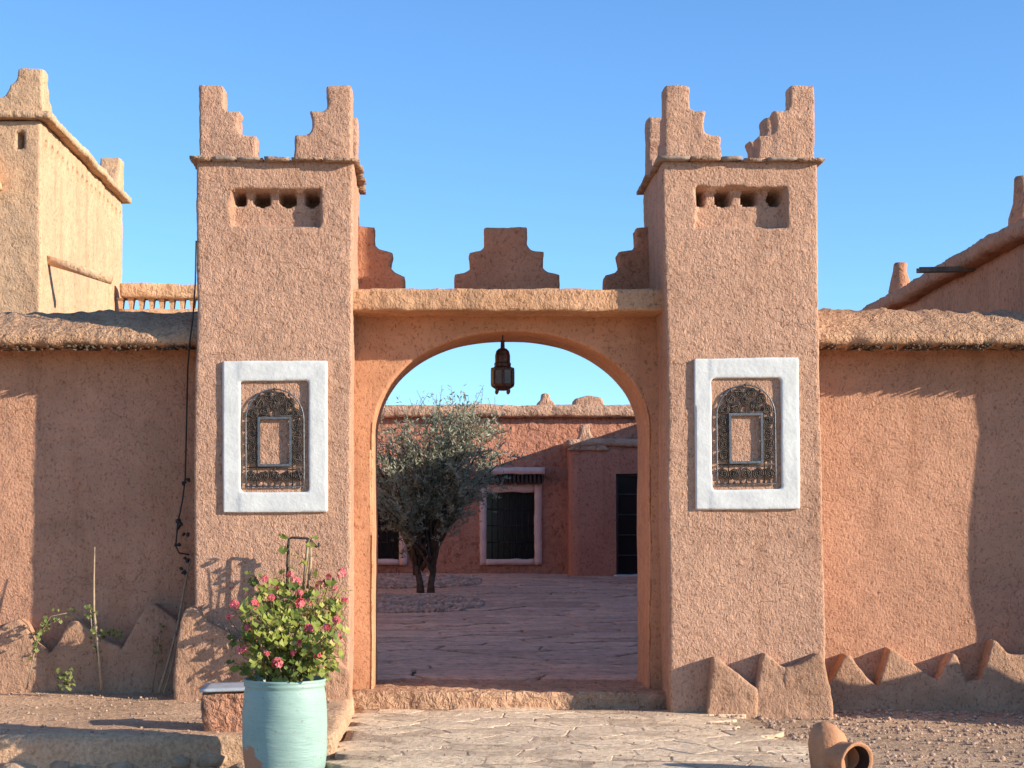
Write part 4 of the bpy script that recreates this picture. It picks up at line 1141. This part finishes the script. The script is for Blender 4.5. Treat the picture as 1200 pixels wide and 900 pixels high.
# ---- dry stalks and weeds along the left wall
def stalk(label, pts, rad):
    tag(mobj('dry_stalk', *tube(pts, rad, 6), M['stalk']), label, 'stalk', 'dry stalks by the left wall')
stalk('upright dry stalk standing among the weeds by the left wall', [P(119, 808, 15.2), P(116, 770, 15.2), P(110, 715, 15.24), P(110, 680, 15.27), P(111, 641, 15.3)], [.016, .014, .012, .010, .005])
stalk('dry stalk leaning up against the cable', [P(186, 812, 15.1), P(196, 780, 15.2), P(208, 735, 15.35), P(216, 690, 15.5), P(223, 655, 15.54)], [.014, .013, .012, .011, .009])
stalk('thin dry stalk beside the leaning one', [P(192, 812, 15.05), P(199, 790, 15.15), P(206, 760, 15.28), P(205, 735, 15.3)], [.009, .008, .007, .004])
def weed(label, stems, nl, seed):
    rnd = random.Random(seed); g = empty('weed', stems[0][0], label, 'weed', 'weeds by the left wall')
    st = []; V = []; Fc = []; tn = []
    for s in stems:
        st.append(tube(s, [.007 * (1 - .6 * i / len(s)) for i in range(len(s))], 5))
        for q in range(nl):
            f = rnd.uniform(.25, 1) * (len(s) - 1); i = min(len(s) - 2, int(f)); p = s[i].lerp(s[i + 1], f - i)
            c_ = p + Vector((rnd.gauss(0, .025), rnd.gauss(0, .025), rnd.gauss(.01, .02)))
            lv, lf = leaf_fan(c_, Vector((rnd.gauss(.4, .5), rnd.gauss(-.6, .4), rnd.gauss(.5, .5))).normalized(), Vector((0, 0, -1)), rnd.uniform(.012, .026), rnd)
            b_ = len(V); V += lv; Fc += [tuple(k_ + b_ for k_ in x) for x in lf]; tn += [rnd.random()] * len(lf)
    mobj('stems', *join(*st), M['stalk'], g); tag(tinted('foliage', V, Fc, tn, M['weed'], g), kind='stuff')
WY = 15.25
weed('straggling green weed arching over the skirting teeth on the left', [[P(31, 808, WY), P(38, 775, WY), P(45, 745, WY), P(60, 722, WY), P(85, 717, WY)], [P(38, 775, WY), P(40, 755, WY), P(52, 735, WY), P(70, 725, WY)], [P(117, 790, WY - .02), P(108, 740, WY - .02), P(105, 708, WY - .02)], [P(112, 770, WY), P(115, 745, WY), P(130, 742, WY), P(142, 746, WY)]], 26, 1)
weed('small leafy weed at the foot of the left wall', [[P(80, 808, 15.1), P(76, 797, 15.1), P(67, 789, 15.1)], [P(80, 808, 15.1), P(82, 795, 15.1), P(84, 787, 15.1)], [P(80, 808, 15.1), P(73, 800, 15.1)]], 14, 2)
weed('wispy weed stem between the tall tooth and the leaning stalk', [[P(178, 812, 15.3), P(184, 770, 15.35), P(188, 745, 15.38), P(186, 730, 15.38)]], 12, 3)

# ---- loose gravel and earth crumbs
def crumbs(name, label, n, area, zf, smin, smax, seed, mat, dens=None):
    rnd = random.Random(seed); parts = []
    for i in range(n):
        x, y = rnd.uniform(area[0], area[1]), rnd.uniform(area[2], area[3])
        if dens and rnd.random() > dens(x, y): continue
        s = smin + (smax - smin) * rnd.random() ** 3
        parts.append(rock((x, y, zf(x, y) + s * .2), s, rnd, .7))
    tag(mobj(name, *join(*parts), M[mat], smooth=False), label, 'gravel', None, 'stuff')
crumbs('loose_gravel', 'loose gravel strewn over the earth at the right', 11000, (1.9, 7.2, 10.6, 15.4), lambda x, y: ground_z(x, y) - .015 if x > 2.75 else .012, .006, .026, 1, 'gravel',
       lambda x, y: min(1, max(.04, (x - 1.9) / 1.1)) * .25 + .75 * min(1, max(0, (x - 2.2) / .8)) * (noise.noise(Vector((x * .9, y * 1.6, 0))) * .5 + .5) * min(1, max(.2, (y - 12.6) / 1.8)))
crumbs('earth_crumbs', 'small clods and pebbles scattered over the left terrace', 3200, (-5.2, -.85, 12.45, 15.6), lambda x, y: TZ + .006, .004, .018, 2, 'gravel', lambda x, y: .35 + .65 * max(0, (y - 14.2) / 1.4))
crumbs('path_grit', 'grit lying along the flagstone path and threshold foot', 2600, (-.7, 2.9, 11.0, 15.35), lambda x, y: .022, .004, .012, 3, 'gravel', lambda x, y: .25 + .75 * max(0, (y - 14.6)))

# ================================================================== OUT OF FRAME ON THE RIGHT: what casts the shadow on the right wall
lw = empty('low_wall', (7.7, 14.1, 0), 'low mud wall beyond the right edge of the picture', 'wall')
mobj('wall', *lattice(6.25, 9.2, 13.9, 14.4, -.05, 1.28, .1, .05, lambda p, n: p + nv(p, 1.2, 121) * .04 + Vector((0, 0, .22 * nz(p, 1.4, 5) + .08 * nz(p, 4, 6) if p.z > .6 else 0))), M['wall'], lw)
towX = empty('garden_tower', (7.5, 15.6, 0), 'further mud tower beyond the right edge of the picture', 'tower')
mobj('shaft', *lattice(6.66, 8.3, 15.0, 16.4, -.05, 5.0, .12, .04, lambda p, n: p + nv(p, .8, 131) * .03), M['tower'], towX)
mobj('ledge', *lattice(6.58, 8.38, 14.92, 16.48, 5.0, 5.06, .15, .02), M['ledge'], towX)
print('slabs', nslab, nflag, 'objects', len(bpy.data.objects))
